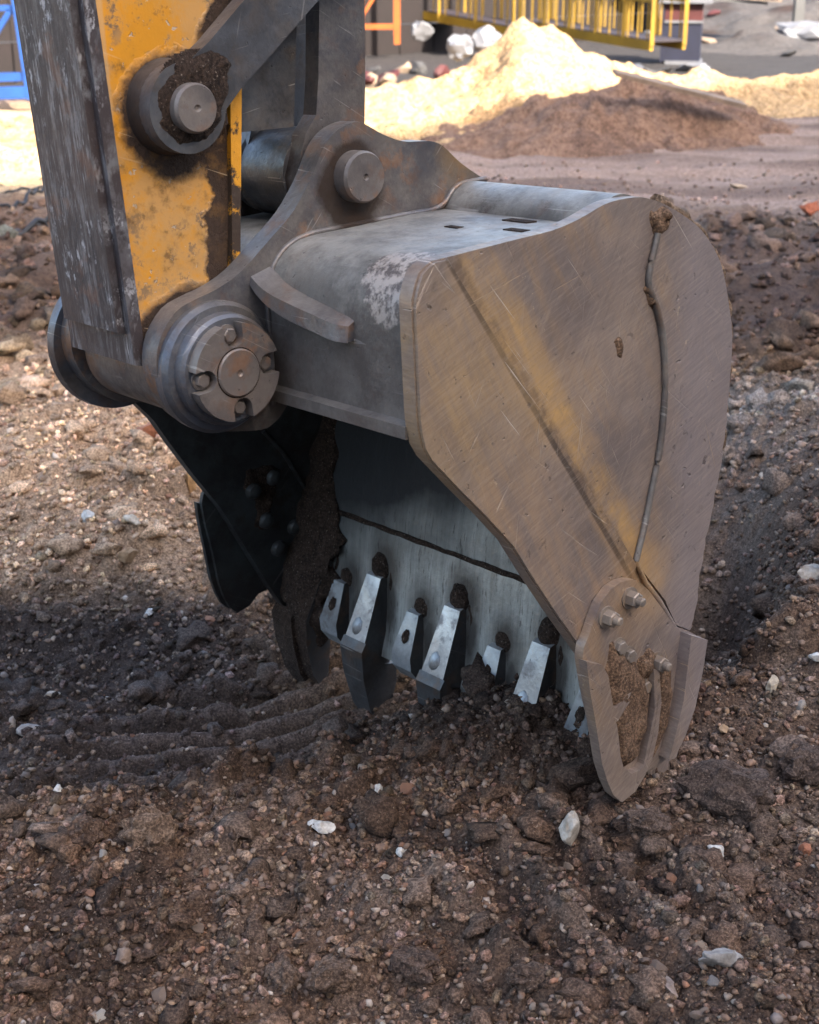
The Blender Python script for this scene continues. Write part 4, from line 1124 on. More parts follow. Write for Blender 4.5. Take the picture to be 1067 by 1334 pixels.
# ------------------------------------------------------------------ sand heap and its brown shaded slope
def heap(name, x0, x1, y0, y1, step, f, colf, mat, label, cat):
    ax_ = np.arange(x0, x1, step); ay_ = np.arange(y0, y1, step)
    gx, gy = np.meshgrid(ax_, ay_)
    base_ = ground_z(gx, gy)
    h = f(gx, gy)
    z = base_ + np.where(h > 0.01, h - 0.015, -0.12)
    me = grid_mesh(name, gx, gy, z, colf(gx, gy))
    return tag(link(name, me, mat), label, cat)

def sand_h(x, y):
    H = np.interp(x, [-9, -5, -3, -1.5, -0.43, -0.1, 0.09, 0.3, 0.48, 0.7, 0.85, 1.0, 1.14, 1.3, 1.5, 1.7, 1.95, 2.47, 2.9, 3.3, 3.8, 4.3, 4.8, 6, 9],
                  [0.12, 0.16, 0.14, 0.30, 0.42, 0.46, 0.55, 0.47, 0.52, 0.70, 0.76, 0.92, 1.0, 0.95, 0.87, 0.74, 0.62, 0.47, 0.38, 0.42, 0.36, 0.33, 0.40, 0.38, 0.3])
    yr = 15.5 + 0.55 * np.clip(x - 1.2, 0, 20) - 0.25 * np.clip(-x, 0, 8) + 0.25 * fbm(x * 0.9, y * 0.0 + 3, 3, 5)
    fw = np.interp(x, [-9, -3, 0, 1.2, 3, 9], [2.6, 2.8, 2.8, 2.3, 1.7, 1.8])
    t = np.where(y < yr, 1 - (yr - y) / fw, 1 - (y - yr) / 1.6)
    t = np.clip(t, 0, 1)
    h = H * (t ** 1.25)
    n = 0.16 * fbm(x * 1.6, y * 1.6, 5, 41) + 1.0 * clods(x, y, 0.5, 44, 0.5, 0.12, 0.42, 0.5) + 1.0 * clods(x, y, 0.22, 47, 0.6, 0.2, 0.5, 0.6) + 0.03 * fbm(x * 7, y * 7, 4, 49)
    gully = -0.16 * np.abs(fbm(x * 2.2 + 0.4 * y, y * 0.7, 4, 52))
    return h + (n + gully) * sstep(0, 0.25, t) * 0.75

def shaded_slope_h(x, y):
    h = 0.42 * bumpf(x, y, 1.85, 14.15, 0.85, 0.85) + 0.36 * bumpf(x, y, 2.75, 14.6, 0.8, 0.6) + 0.24 * bumpf(x, y, 0.75, 13.5, 1.0, 0.6)
    h = h - 0.05
    k = sstep(-0.02, 0.10, h)
    return h + k * (0.20 * fbm(x * 2.0, y * 2.0, 5, 61) + 1.1 * clods(x, y, 0.36, 64, 0.6, 0.15, 0.5, 0.6) + 0.7 * clods(x, y, 0.16, 67, 0.7, 0.2, 0.55, 0.6))

def sand_c(x, y):
    c = np.ones(x.shape + (3,)) * np.array((0.48, 0.325, 0.175))
    return lerp3(c, (0.31, 0.19, 0.095), sstep(0.0, 0.5, fbm(x * 1.5, y * 1.5, 4, 88)))
def shaded_sand_c(x, y):
    c = np.ones(x.shape + (3,)) * np.array((0.20, 0.125, 0.090))  # brown puts the shade of the sand slope into its colour
    return lerp3(c, (0.14, 0.085, 0.062), sstep(-0.1, 0.5, fbm(x * 2, y * 2, 4, 89)))
heap('sand_pile', -8.0, 9.0, 11.5, 20.0, 0.035, sand_h, sand_c, M['sand'], 'sunlit pile of pale yellow sand rising to a peak behind the bucket', 'sand pile')
M['heap_surf'] = mat_soil('heap_surface', True, bscale=0.4)
heap('shaded_sand_slope', -0.8, 4.4, 12.2, 16.2, 0.028, shaded_slope_h, shaded_sand_c, M['heap_surf'], 'low heap coloured brown as the shaded slope of the sand, a long plank lying across it', 'soil pile')

# ------------------------------------------------------------------ things far behind
def bar(bm, a, b, t, t2=None):
    a = Vector(a); b = Vector(b); d = (b - a); L = d.length
    q = d.to_track_quat('X', 'Z').to_matrix().to_4x4()
    m = Matrix.Translation(a) @ q
    t2 = t2 or t
    box_bm(bm, 0, L, -t / 2, t / 2, -t2 / 2, t2 / 2, m)

def barobj(name, a, b, t, mat, parent, t2=None):
    bm = bmesh.new(); bar(bm, a, b, t, t2)
    return finish(bm, name, mat, parent, 0.0)

M['wood'] = simple('weathered_board', (0.26, 0.19, 0.14), 0.85, bump=0.01, bscale=20)
M['ypaint'] = simple('yellow_frame_paint', (0.30, 0.175, 0.012), 0.6, var=0.3, scale=3)
M['opaint'] = simple('orange_frame_paint', (0.36, 0.085, 0.015), 0.5, var=0.3, scale=3)
M['bpaint'] = simple('blue_frame_paint', (0.010, 0.065, 0.27), 0.5, var=0.3, scale=3)
M['darkwall'] = simple('dark_boarding', (0.010, 0.0055, 0.006), 0.9, var=0.4, scale=1.5)  # very dark tone stands in for shade on the far wall
M['navy'] = simple('navy_cabinet_paint', (0.010, 0.012, 0.030), 0.6, var=0.2)
M['white'] = simple('white_plastic', (0.15, 0.155, 0.175), 0.6, var=0.25, scale=4)
M['grey'] = simple('grey_concrete', (0.06, 0.058, 0.060), 0.9, var=0.4, scale=3, bump=0.03, bscale=12)
M['rubber'] = simple('black_hose_rubber', (0.015, 0.015, 0.018), 0.6, var=0.2)
M['mesh'] = simple('grey_panel_sheet', (0.030, 0.022, 0.030), 0.7, var=0.4, scale=5)
M['redp'] = simple('maroon_panel', (0.07, 0.015, 0.015), 0.6, var=0.2)
M['fence'] = simple('pale_fence_sheet', (0.085, 0.085, 0.088), 0.8, var=0.25, scale=2)

pl = boxo('wooden_plank', (-0.66, 0.66, -0.07, 0.07, -0.018, 0.018), M['wood'], None, 0.004)
pl.location = (2.46, 13.75, 0.44); pl.rotation_euler = (R(12), R(13.5), R(14))
tag(pl, 'long weathered plank lying across the top of the brown shaded sand slope', 'plank')

# boarded wall behind the yard, board by board
wl_ = empty('boarded_wall', 'dark boarded wall behind the yellow work platforms', 'wall')
A = Vector((-10.0, 16.0, -0.1)); B = Vector((5.0, 31.0, -0.1)); dv = (B - A); Lw = dv.length; dv.normalize()
ang_w = math.atan2(dv.y, dv.x)
nb = 26
proto = None
for k in range(nb):
    for r_ in range(5):
        if proto is None:
            bm = bmesh.new(); box_bm(bm, 0.01, Lw / nb - 0.01, -0.04, 0.04, 0.0, 0.56)
            proto = finish(bm, 'board', M['darkwall'], wl_, 0); o = proto
        else:
            o = proto.copy(); COL.objects.link(o); o.parent = wl_
        o.matrix_basis = Matrix.Translation(A + dv * (k * Lw / nb) + Vector((0, 0, r_ * 0.58)) + Vector((0.7071, -0.7071, 0)) * random.uniform(-0.015, 0.015)) @ Matrix.Rotation(ang_w, 4, 'Z')

def platform(name, A, B, hgt, label, posts, mat, wheels=True, width=0.6, panel=True):
    A = Vector(A); B = Vector(B); d = (B - A).normalized(); s = Vector((-d.y, d.x, 0)).normalized() * width
    up = Vector((0, 0, 1))
    e = empty(name, label, 'work platform', A)
    e.location = (0, 0, 0)
    for off in (Vector((0, 0, 0)), s):
        barobj('floor_beam', A + off, B + off, 0.06, mat, e, 0.13)
        barobj('rail', A + off + up * hgt, B + off + up * hgt, 0.06, mat, e)
        barobj('rail', A + off + up * hgt * 0.52, B + off + up * hgt * 0.52, 0.045, mat, e)
        for i in range(posts):
            p = A.lerp(B, i / (posts - 1)) + off
            barobj('post', p, p + up * hgt, 0.055, mat, e)
        if panel:
            for i in range((posts - 1) * 3):
                p = A.lerp(B, (i + 0.5) / ((posts - 1) * 3)) + off
                barobj('baluster', p + up * 0.08, p + up * hgt * 0.52, 0.022, mat, e)
    bm = bmesh.new()
    for q in ((A, B),):
        a, b = q
        vs = [bm.verts.new(v) for v in (a + up * 0.05, b + up * 0.05, b + s + up * 0.05, a + s + up * 0.05, a + up * 0.08, b + up * 0.08, b + s + up * 0.08, a + s + up * 0.08)]
        for f in ((0, 1, 2, 3), (4, 7, 6, 5), (0, 4, 5, 1), (1, 5, 6, 2), (2, 6, 7, 3), (3, 7, 4, 0)): bm.faces.new([vs[i] for i in f])
    finish(bm, 'deck', M['mesh'], e, 0)
    if wheels:
        for t_ in (0.06, 0.94):
            p = A.lerp(B, t_)
            barobj('fork', p, p - up * 0.20, 0.05, mat, e)
            bm = bmesh.new()
            m = Matrix.Translation(p - up * 0.25) @ Matrix.Rotation(math.atan2(d.y, d.x), 4, 'Z') @ Matrix.Rotation(R(90), 4, 'X')
            bmesh.ops.create_cone(bm, cap_ends=True, segments=20, radius1=0.13, radius2=0.13, depth=0.06, matrix=m)
            w_ = finish(bm, 'wheel', M['rubber'], e, 0.01)
            bm = bmesh.new()
            bmesh.ops.create_cone(bm, cap_ends=True, segments=14, radius1=0.07, radius2=0.07, depth=0.075, matrix=m)
            finish(bm, 'rim', M['white'], w_, 0)
    return e
platform('work_platform', (-0.65, 27.2, 0.72), (1.66, 24.6, 0.40), 1.15, 'yellow suspended work platform on caster wheels, beside the orange frame', 5, M['ypaint'])
platform('work_platform', (1.75, 24.4, 0.52), (3.42, 21.6, 0.36), 1.15, 'yellow suspended work platform whose end stands beside the navy cabinet', 6, M['ypaint'], wheels=False)

of = empty('orange_frame', 'orange steel frame on legs in front of the dark wall', 'frame')
for a, b, t_ in (((-0.20, 24.3, 0.36), (-0.20, 24.3, 2.0), 0.10), ((-1.3, 24.3, 0.50), (-0.20, 24.3, 0.50), 0.08), ((-1.3, 24.3, 0.2), (-1.3, 24.3, 2.0), 0.10), ((-0.85, 24.35, 0.5), (-0.32, 24.35, 1.3), 0.05), ((-0.75, 24.25, 0.5), (-0.75, 24.25, 1.8), 0.06), ((-1.3, 24.3, 1.7), (-0.2, 24.3, 1.7), 0.08)):
    barobj('leg' if a[0] == b[0] else 'brace', a, b, t_, M['opaint'], of)
barobj('leg', (-0.20, 24.9, 0.2), (-0.20, 24.9, 2.0), 0.10, M['opaint'], of)

bf = empty('blue_frame', 'blue steel lattice frame standing behind the sand by the arm', 'frame')
bz = 17.0
for nm_, a, b, t_ in (('post', (-4.22, bz, 0.06), (-4.34, bz, 1.9), 0.15), ('chord', (-5.4, bz, 0.10), (-3.3, bz, 0.16), 0.13), ('chord', (-5.4, bz, 0.27), (-3.3, bz, 0.33), 0.09),
                      ('brace', (-4.22, bz, 0.35), (-3.72, bz, 1.25), 0.06), ('brace', (-3.95, bz + 0.5, 0.3), (-3.5, bz + 0.5, 1.2), 0.06), ('chord', (-5.4, bz, 1.0), (-3.3, bz, 1.06), 0.06), ('chord', (-5.4, bz, 1.75), (-3.3, bz, 1.8), 0.10),
                      ('post', (-3.4, bz, 0.06), (-3.5, bz, 1.9), 0.12), ('brace', (-4.9, bz, 0.35), (-4.4, bz, 1.0), 0.06)):
    barobj(nm_, a, b, t_, M['bpaint'], bf)

cb = empty('electrical_cabinet', 'navy site cabinet with a white sloping top beside the yellow platform', 'cabinet', (4.3, 24.0, 0))
def cbx(n, b, m, bev=0.01): return boxo(n, b, m, cb, bev)
cbx('body', (-0.30, 0.27, -0.3, 0.3, 0.02, 0.60), M['navy']); cbx('side_panel', (-0.34, -0.302, -0.32, 0.32, 0.0, 0.93), M['navy'])
cbx('maroon_panel', (-0.298, 0.27, -0.29, 0.29, 0.602, 0.86), M['redp']); cbx('trim', (-0.298, 0.28, -0.33, -0.302, 0.58, 0.615), M['white']); cbx('roof', (-0.42, 0.40, -0.40, 0.40, 0.87, 1.05), M['white'], 0.03)
cbx('plinth', (-0.26, 0.30, -0.36, 0.3, -0.1, 0.018), M['white'])
cb.rotation_euler = (0, 0, R(-12))

def rock_mesh(name, size, seed, sub=3, rough=0.35, flatten=5, mat=None, soil=(0.3, 0.28, 0.25)):
    bm = bmesh.new()
    bmesh.ops.create_icosphere(bm, subdivisions=sub, radius=1)
    rr = random.Random(seed)
    planes = [(Vector((rr.uniform(-1, 1), rr.uniform(-1, 1), rr.uniform(-1, 1))).normalized(), rr.uniform(0.45, 0.8)) for _ in range(flatten)]
    off = Vector((seed * 3.1, seed * 1.3, 0))
    for v in bm.verts:
        c = v.co.copy()
        for n_, k in planes:
            q = c.dot(n_)
            if q > k: c -= n_ * (q - k)
        c *= 1 + rough * 0.5 * mnoise.fractal(c * 1.8 + off, 0.9, 2.0, 4)
        v.co = Vector((c.x * size[0], c.y * size[1], c.z * size[2]))
    bmesh.ops.recalc_face_normals(bm, faces=bm.faces[:])
    me = bpy.data.meshes.new(name)
    bm.to_mesh(me); bm.free()
    set_col(me, np.tile(np.array(soil, np.float32), (len(me.vertices), 1)))
    me.polygons.foreach_set('use_smooth', [True] * len(me.polygons))
    me.set_sharp_from_angle(angle=R(28))
    if mat: me.materials.append(mat)
    return me

def put_rock(name, x, y, size, label, cat, soil, seed, rot=0.0, tilt=0.0, sink=0.25, rough=0.35, flatten=5, mat='stone', z=None, group=None, sub=3):
    me = rock_mesh(name, size, seed, sub, rough, flatten, M[mat], soil)
    o = link(name, me, None)
    if z is None:
        q = size[0] * 0.6
        zz = sorted(gz(x + a, y + c) for a, c in ((0, 0), (q, 0), (-q, 0), (0, q), (0, -q)))
        z = zz[3]
    o.location = (x, y, z + size[2] * (1 - 2 * sink) * 0.8)
    o.rotation_euler = (tilt, tilt * 0.5, rot)
    return tag(o, label, cat, group)

# white sacks and rubble by the wall
for i, (x, y, z, s, lab) in enumerate(((0.62, 18.6, 0.50, (0.15, 0.15, 0.16), 'crumpled white sack beyond the sand, smaller of the adjoining two'), (0.95, 18.9, 0.52, (0.20, 0.18, 0.20), 'bulky white sack beyond the sand pile, larger of the adjoining two'),
                                       (0.16, 19.6, 0.66, (0.14, 0.12, 0.13), 'white sack under the wheels of the yellow platform'), (7.2, 28.0, 0.16, (0.55, 0.35, 0.24), 'white sack lying beside the grey post'), (4.2, 22.6, 0.0, (0.22, 0.2, 0.10), 'white bundle lying at the foot of the navy cabinet'))):
    me = rock_mesh('sack', s, 40 + i, 3, 0.9, 2, M['white'], (0.5, 0.5, 0.5))
    o = link('sack', me, None); o.location = (x, y, z); tag(o, lab, 'sack')
def back_h(x, y):
    h = 0.9 * bumpf(x, y, 9.5, 34, 3.5, 3.0) + 0.7 * bumpf(x, y, 6.0, 38, 2.5, 3) + 0.25 * bumpf(x, y, 7.0, 27, 2.2, 1.2) - 0.05
    k = sstep(-0.02, 0.15, h)
    return h + k * (0.25 * fbm(x * 1.1, y * 1.1, 4, 161) + 0.7 * clods(x, y, 0.9, 164, 0.5, 0.15, 0.45, 0.5))
def back_c(x, y):
    c = np.ones(x.shape + (3,)) * np.array((0.070, 0.066, 0.068))
    return lerp3(c, (0.035, 0.024, 0.022), sstep(0.0, 0.4, fbm(x * 0.9, y * 0.9, 4, 189)))
rub = []
for i in range(92):
    a = random.random()
    x = random.uniform(-1.0, 3.6); y = 19.0 + random.uniform(0, 3.0)
    me_r = rock_mesh('rubble_block', (random.uniform(0.06, 0.36), random.uniform(0.08, 0.25), random.uniform(0.04, 0.18)), 60 + i, 2, 0.3, 6, (M['grey'], M['white'], M['wood'], M['grey'], M['redp'])[i % 5])
    o = link('rubble_block', me_r, None)
    if i % 2: x, y = random.uniform(4.6, 12), random.uniform(25, 38)
    o.location = (x, y, gz(x, y) + 0.05 + (max(0.0, float(back_h(np.array([x]), np.array([y]))[0])) if y > 24.5 else 0.0))
    o.rotation_euler = (random.uniform(-0.4, 0.4), random.uniform(-0.4, 0.4), random.uniform(0, 3))
    nm_ = ('grey', 'whitish', 'wood-brown', 'grey', 'maroon')[i % 5]; pl_ = 'on the heap beyond the navy cabinet' if i % 2 else 'in front of the dark boarded wall'
    tag(o, '%s rubble block lying %s' % (nm_, pl_), 'rubble', '%s rubble blocks %s' % (nm_, pl_))
heap('rubble_heap', 3.5, 16.0, 24.5, 42.0, 0.12, back_h, back_c, M['heap_surf'], 'long grey heap of rubble rising beyond the navy cabinet', 'rubble heap')
po = empty('steel_post', 'upright grey steel post standing in the rubble', 'post', (7.45, 29.5, 0.0))
boxo('shaft', (-0.09, 0.09, -0.09, 0.09, 0.0, 3.2), M['fence'], po, 0.01); boxo('base_plate', (-0.2, 0.2, -0.2, 0.2, -0.05, -0.002), M['fence'], po, 0.01)
st_ = empty('board_stack', 'stack of weathered boards lying on the rubble', 'boards', (5.6, 30.0, 0.75))
for k in range(5):
    b = boxo('board', (-1.4, 1.4, -0.25, 0.25, 0.0, 0.05), M['wood'] if k % 2 else M['fence'], st_, 0.005)
    b.location = (random.uniform(-0.2, 0.2), random.uniform(-0.1, 0.1), k * 0.055); b.rotation_euler = (0, R(4), R(random.uniform(-9, 9)))
fe = empty('sheet_fence', 'pale corrugated sheet fence closing the yard', 'fence', (0, 0, 0))
for k in range(34):
    b = boxo('panel', (0.01, 0.99, -0.02, 0.02, 0.0, 2.6), M['fence'], fe)
    b.location = (6 + k * 1.0, 46 + 0.03 * (k % 2), 0.3)

# black hoses on the track beside the arm
hs = [([(-2.580, 8.703), (-2.496, 8.907), (-2.358, 9.012), (-2.248, 9.257), (-2.090, 9.428), (-1.817, 9.285)], 0.018), ([(-2.665, 9.012), (-2.516, 8.985), (-2.442, 9.257), (-2.294, 9.457), (-2.120, 9.574)], 0.016), ([(-2.925, 10.140), (-2.716, 9.944), (-2.661, 10.140), (-2.680, 10.553), (-2.658, 10.809), (-2.531, 10.999)], 0.012), ([(-3.018, 10.482), (-2.882, 10.589), (-2.770, 10.809), (-2.627, 10.922), (-2.449, 10.884)], 0.010)]
labs = ['thick black hose lying on the pale track, lowest of the cables', 'black hose lying just above the thick one on the track', 'thin black cable curving across the track', 'thin black cable lying along the edge of the sunlit sand']
for (pts, r_), lb in zip(hs, labs):
    q = [(x, y, gz(x, y) + r_ * 0.7 + 0.012 + 0.008 * math.sin(i * 1.7)) for i, (x, y) in enumerate(smooth_line(pts, 5))]
    tag(tube('hose', q, r_, M['rubber'], None), lb, 'hose')

# ------------------------------------------------------------------ loose stones one can pick out
WHITE = (0.52, 0.51, 0.49); PALE = (0.36, 0.33, 0.29); GREY = (0.24, 0.23, 0.225); TAN = (0.33, 0.22, 0.13); BRICK = (0.27, 0.105, 0.055); BROWN = (0.145, 0.095, 0.068)
STONES = [
 # x, y, half sizes, colour, label, kind, tilt
 (-0.165, 2.375, (0.030, 0.020, 0.013), WHITE, 'angular white stone lying on the mound crest under the bucket teeth', 'stone', 0.25),
 (0.286, 2.227, (0.025, 0.020, 0.038), PALE, 'pale upright stone leaning in the soil below the buried cutter', 'stone', 0.15),
 (0.551, 2.237, (0.021, 0.017, 0.017), WHITE, 'rounded white stone beside the big clod under the cutter', 'stone', 0.0),
 (-0.785, 2.519, (0.034, 0.022, 0.014), WHITE, 'bright white chip on the crest at the edge of the dark trench', 'stone', 0.1),
 (-0.689, 2.470, (0.014, 0.010, 0.008), WHITE, 'small white chip next to the bright white one on the crest', 'stone', 0.1),
 (0.492, 1.905, (0.040, 0.019, 0.021), GREY, 'large grey wedge-shaped stone standing out of the soil', 'stone', 0.5),
 (0.414, 1.886, (0.030, 0.014, 0.007), (0.25, 0.19, 0.16), 'flat brownish slate lying next to the grey wedge-shaped stone', 'stone', 0.25),
 (0.937, 3.106, (0.038, 0.030, 0.026), PALE, 'large pale block half buried high on the heap beside the bucket', 'stone', 0.3),
 (-0.062, 2.517, (0.015, 0.011, 0.012), WHITE, 'small white stone standing on the crest below the middle tooth', 'stone', 0.3),
 (-0.017, 2.272, (0.012, 0.009, 0.008), WHITE, 'small clean white pebble in brown soil below the teeth', 'stone', 0.0),
 (-0.839, 4.569, (0.058, 0.045, 0.042), BRICK, 'broken red brick lying on the tan bank beside the bucket', 'brick', 0.2),
 (-0.795, 3.908, (0.038, 0.028, 0.018), (0.48, 0.40, 0.31), 'cream angular stone on the tan bank', 'stone', 0.35),
 (-0.796, 3.803, (0.028, 0.020, 0.034), TAN, 'upright tan stone just under the cream angular one', 'stone', 0.2),
 (-0.943, 3.979, (0.028, 0.022, 0.022), WHITE, 'rounded chalk white stone on the crest of the tan bank', 'stone', 0.0),
 (-0.677, 4.248, (0.020, 0.024, 0.042), (0.30, 0.17, 0.07), 'upright ochre stone in dark soil beside the shaded side plate', 'stone', 0.1),
 (-0.924, 3.119, (0.034, 0.022, 0.014), GREY, 'squarish pale grey chip in the dark trench', 'stone', 0.1),
 (-0.968, 3.135, (0.016, 0.012, 0.018), (0.26, 0.23, 0.21), 'small upright chip next to the squarish grey one', 'stone', 0.2),
 (-0.901, 3.260, (0.022, 0.012, 0.008), PALE, 'slim pale chip in the dark trench above the squarish grey one', 'stone', 0.1),
 (-0.709, 3.613, (0.022, 0.012, 0.008), WHITE, 'flat white chip between tan and dark soil', 'stone', 0.0),
 (-0.477, 2.292, (0.050, 0.040, 0.048), (0.155, 0.105, 0.075), 'big rounded brown clod standing on the front mound', 'earth clod', 0.2),
 (-0.598, 2.297, (0.035, 0.030, 0.028), (0.10, 0.065, 0.048), 'dark brown clod on the mound next to the big rounded one', 'earth clod', 0.2),
 (0.606, 2.372, (0.085, 0.055, 0.058), (0.085, 0.062, 0.052), 'largest dark clod lying right behind the buried side cutter', 'earth clod', 0.2),
 (0.759, 2.461, (0.045, 0.040, 0.040), (0.085, 0.062, 0.052), 'dark lumpy clod near the largest clod, higher on the heap', 'earth clod', 0.1),
 (0.385, 2.212, (0.030, 0.022, 0.022), (0.10, 0.072, 0.058), 'knobbly brown clod under the tip of the side cutter', 'earth clod', 0.3),
 (0.434, 2.271, (0.040, 0.025, 0.022), (0.09, 0.064, 0.052), 'wide brown clod touching the tip of the side cutter', 'earth clod', 0.3),
 (-0.479, 2.027, (0.024, 0.019, 0.019), (0.22, 0.155, 0.12), 'smooth brown stone in the front soil', 'stone', 0.0),
 (-0.052, 2.307, (0.015, 0.013, 0.013), (0.19, 0.12, 0.085), 'round brown stone near the small clean white pebble', 'stone', 0.0),
 (0.175, 2.319, (0.014, 0.012, 0.012), (0.24, 0.19, 0.15), 'round beige stone in the soil before the bucket', 'stone', 0.0),
 (0.008, 2.004, (0.052, 0.030, 0.026), (0.095, 0.062, 0.047), 'oblong dark clod in the middle of the front soil', 'earth clod', 0.5),
 (-0.127, 1.978, (0.040, 0.026, 0.030), (0.125, 0.085, 0.063), 'peaked brown clod next to the oblong dark one', 'earth clod', 0.5),
 (-0.207, 2.004, (0.034, 0.026, 0.026), (0.125, 0.085, 0.063), 'rounded brown clod next to the peaked one', 'earth clod', 0.3),
 (0.193, 1.922, (0.035, 0.022, 0.022), (0.085, 0.058, 0.045), 'crumbly dark clod in the lower rutted soil', 'earth clod', 0.3),
 (0.719, 2.257, (0.016, 0.012, 0.012), BRICK, 'orange-red stone fragment near the rounded white stone', 'stone', 0.0),
 (0.511, 2.678, (0.016, 0.012, 0.01), PALE, 'pale chip by the cutter bar', 'stone', 0.2),
 (0.867, 3.469, (0.026, 0.016, 0.010), PALE, 'flat pale stone high on the heap behind the bucket', 'stone', 0.2),
 (0.741, 2.655, (0.014, 0.012, 0.022), (0.42, 0.36, 0.28), 'slim cream stone standing in the heap behind the cutter bar', 'stone', 0.3),
 (0.765, 2.875, (0.012, 0.010, 0.018), WHITE, 'small white upright stone on the heap behind the bucket', 'stone', 0.2),
 (0.631, 2.574, (0.018, 0.014, 0.010), TAN, 'small tan stone just behind the cutter bar', 'stone', 0.1),
 (0.837, 2.684, (0.018, 0.012, 0.012), WHITE, 'white stone at the side of the heap', 'stone', 0.3),
 (0.297, 2.715, (0.019, 0.015, 0.013), (0.20, 0.18, 0.17), 'grey stone lying against the front bucket tooth', 'stone', 0.2),
 (0.060, 9.944, (0.05, 0.04, 0.03), (0.24, 0.12, 0.08), 'reddish lump lying on the bare track beyond the bucket', 'stone', 0.0),
 (2.536, 9.323, (0.09, 0.07, 0.05), (0.33, 0.10, 0.05), 'orange-red brick lump among the far clods', 'brick', 0.2),
 (2.470, 11.116, (0.03, 0.11, 0.02), (0.42, 0.33, 0.24), 'pale curled scrap lying on the far track', 'scrap', 0.2),
 (-2.307, 8.391, (0.07, 0.05, 0.05), (0.17, 0.18, 0.16), 'grey boulder at the edge of the track beside the hoses', 'stone', 0.1),
]
skip = {'pale chip by the cutter bar', 'reddish lump lying on the bare track beyond the bucket'}
for i, s in enumerate(STONES):
    x, y, size, colr, lab, cat, tl = s
    if lab in skip: continue
    clod = cat == 'earth clod'
    put_rock('earth_clod' if clod else ('broken_brick' if cat == 'brick' else ('metal_scrap' if cat == 'scrap' else 'stone')), x, y, size, lab, cat, colr, 100 + i,
             rot=(i * 1.3) % 3.1, tilt=tl, sink=(-0.05 if cat == 'brick' else 0.08) if not clod else 0.25, rough=0.45 if not clod else 0.75, flatten=8 if not clod else 1, mat='clod' if clod else 'stone', sub=4 if clod else 3)

# further stones, the larger ones singly
TMP = []
for k in range(14):
    TMP.append(rock_mesh('stone', (1, 1 * (0.6 + 0.03 * k), 0.62), 300 + k, 2, 0.5, 7, M['stone'], ((0.34, 0.31, 0.28), (0.26, 0.19, 0.14), (0.20, 0.145, 0.115), (0.42, 0.38, 0.33), (0.18, 0.165, 0.16), (0.26, 0.13, 0.08), (0.22, 0.16, 0.125))[k % 7]))
KIND = ['pale grey', 'tan', 'brown', 'cream', 'dark grey', 'reddish', 'earth brown']
rs = random.Random(11)
cnt = 0
tries = 0
while cnt < 235 and tries < 5000:
    tries += 1
    y = 1.72 + (rs.random() ** 1.35) * 3.8
    x = rs.uniform(-0.31, 0.31) * (y + 0.6)
    lp = FRAME.inverted() @ Vector((x, y, 0.1))
    if -0.3 < lp.x < 0.25 and -0.05 < lp.y < 1.35: continue
    k = rs.randrange(14)
    if k % 7 in (0, 3) and rs.random() < 0.45: continue
    s = 0.0065 + 0.010 * rs.random() ** 2.2 + 0.0014 * y
    o = bpy.data.objects.new('stone', TMP[k]); COL.objects.link(o)
    o.location = (x, y, gz(x, y) + s * 0.30); o.scale = (s, s, s)
    o.rotation_euler = (rs.uniform(-0.5, 0.5), rs.uniform(-0.5, 0.5), rs.uniform(0, 6.28))
    place = 'on the front mound' if crest_dist(np.array([x]), np.array([y]))[0] < 0 else ('on the heap behind the bucket' if x > 0.4 else ('in the dark trench' if y < 3.9 else 'on the tan bank'))
    tag(o, 'small %s stone lying loose %s' % (KIND[k % 7], place), 'stone', 'small %s stones loose %s' % (KIND[k % 7], place))
    cnt += 1

# ------------------------------------------------------------------ gravel and crumbs of soil, far too many to count
def shard_template(seed, kind):
    bm = bmesh.new()
    bmesh.ops.create_icosphere(bm, subdivisions=1 if kind else 1, radius=1)
    rr = random.Random(seed)
    if not kind:
        pass
    vs = []
    planes = [(Vector((rr.uniform(-1, 1), rr.uniform(-1, 1), rr.uniform(-1, 1))).normalized(), rr.uniform(0.4, 0.75)) for _ in range(4)]
    for v in bm.verts:
        c = v.co * (1 + rr.uniform(-0.22, 0.22))
        if kind:
            for n_, k in planes:
                q = c.dot(n_)
                if q > k: c -= n_ * (q - k)
        v.co = c
    co = np.array([v.co[:] for v in bm.verts], np.float32)
    fc = np.array([[v.index for v in f.verts] for f in bm.faces], np.int32)
    bm.free()
    return co, fc

def ico0(seed):
    bm = bmesh.new(); bmesh.ops.create_icosphere(bm, subdivisions=1, radius=1)
    bm.free()
    t = (1 + 5 ** 0.5) / 2
    co = np.array([(-1, t, 0), (1, t, 0), (-1, -t, 0), (1, -t, 0), (0, -1, t), (0, 1, t), (0, -1, -t), (0, 1, -t), (t, 0, -1), (t, 0, 1), (-t, 0, -1), (-t, 0, 1)], np.float32) / 1.9
    fc = np.array([(0, 11, 5), (0, 5, 1), (0, 1, 7), (0, 7, 10), (0, 10, 11), (1, 5, 9), (5, 11, 4), (11, 10, 2), (10, 7, 6), (7, 1, 8), (3, 9, 4), (3, 4, 2), (3, 2, 6), (3, 6, 8), (3, 8, 9), (4, 9, 5), (2, 4, 11), (6, 2, 10), (8, 6, 7), (9, 8, 1)], np.int32)
    r = np.random.default_rng(seed)
    return co * (1 + r.uniform(-0.40, 0.30, (12, 1))), fc

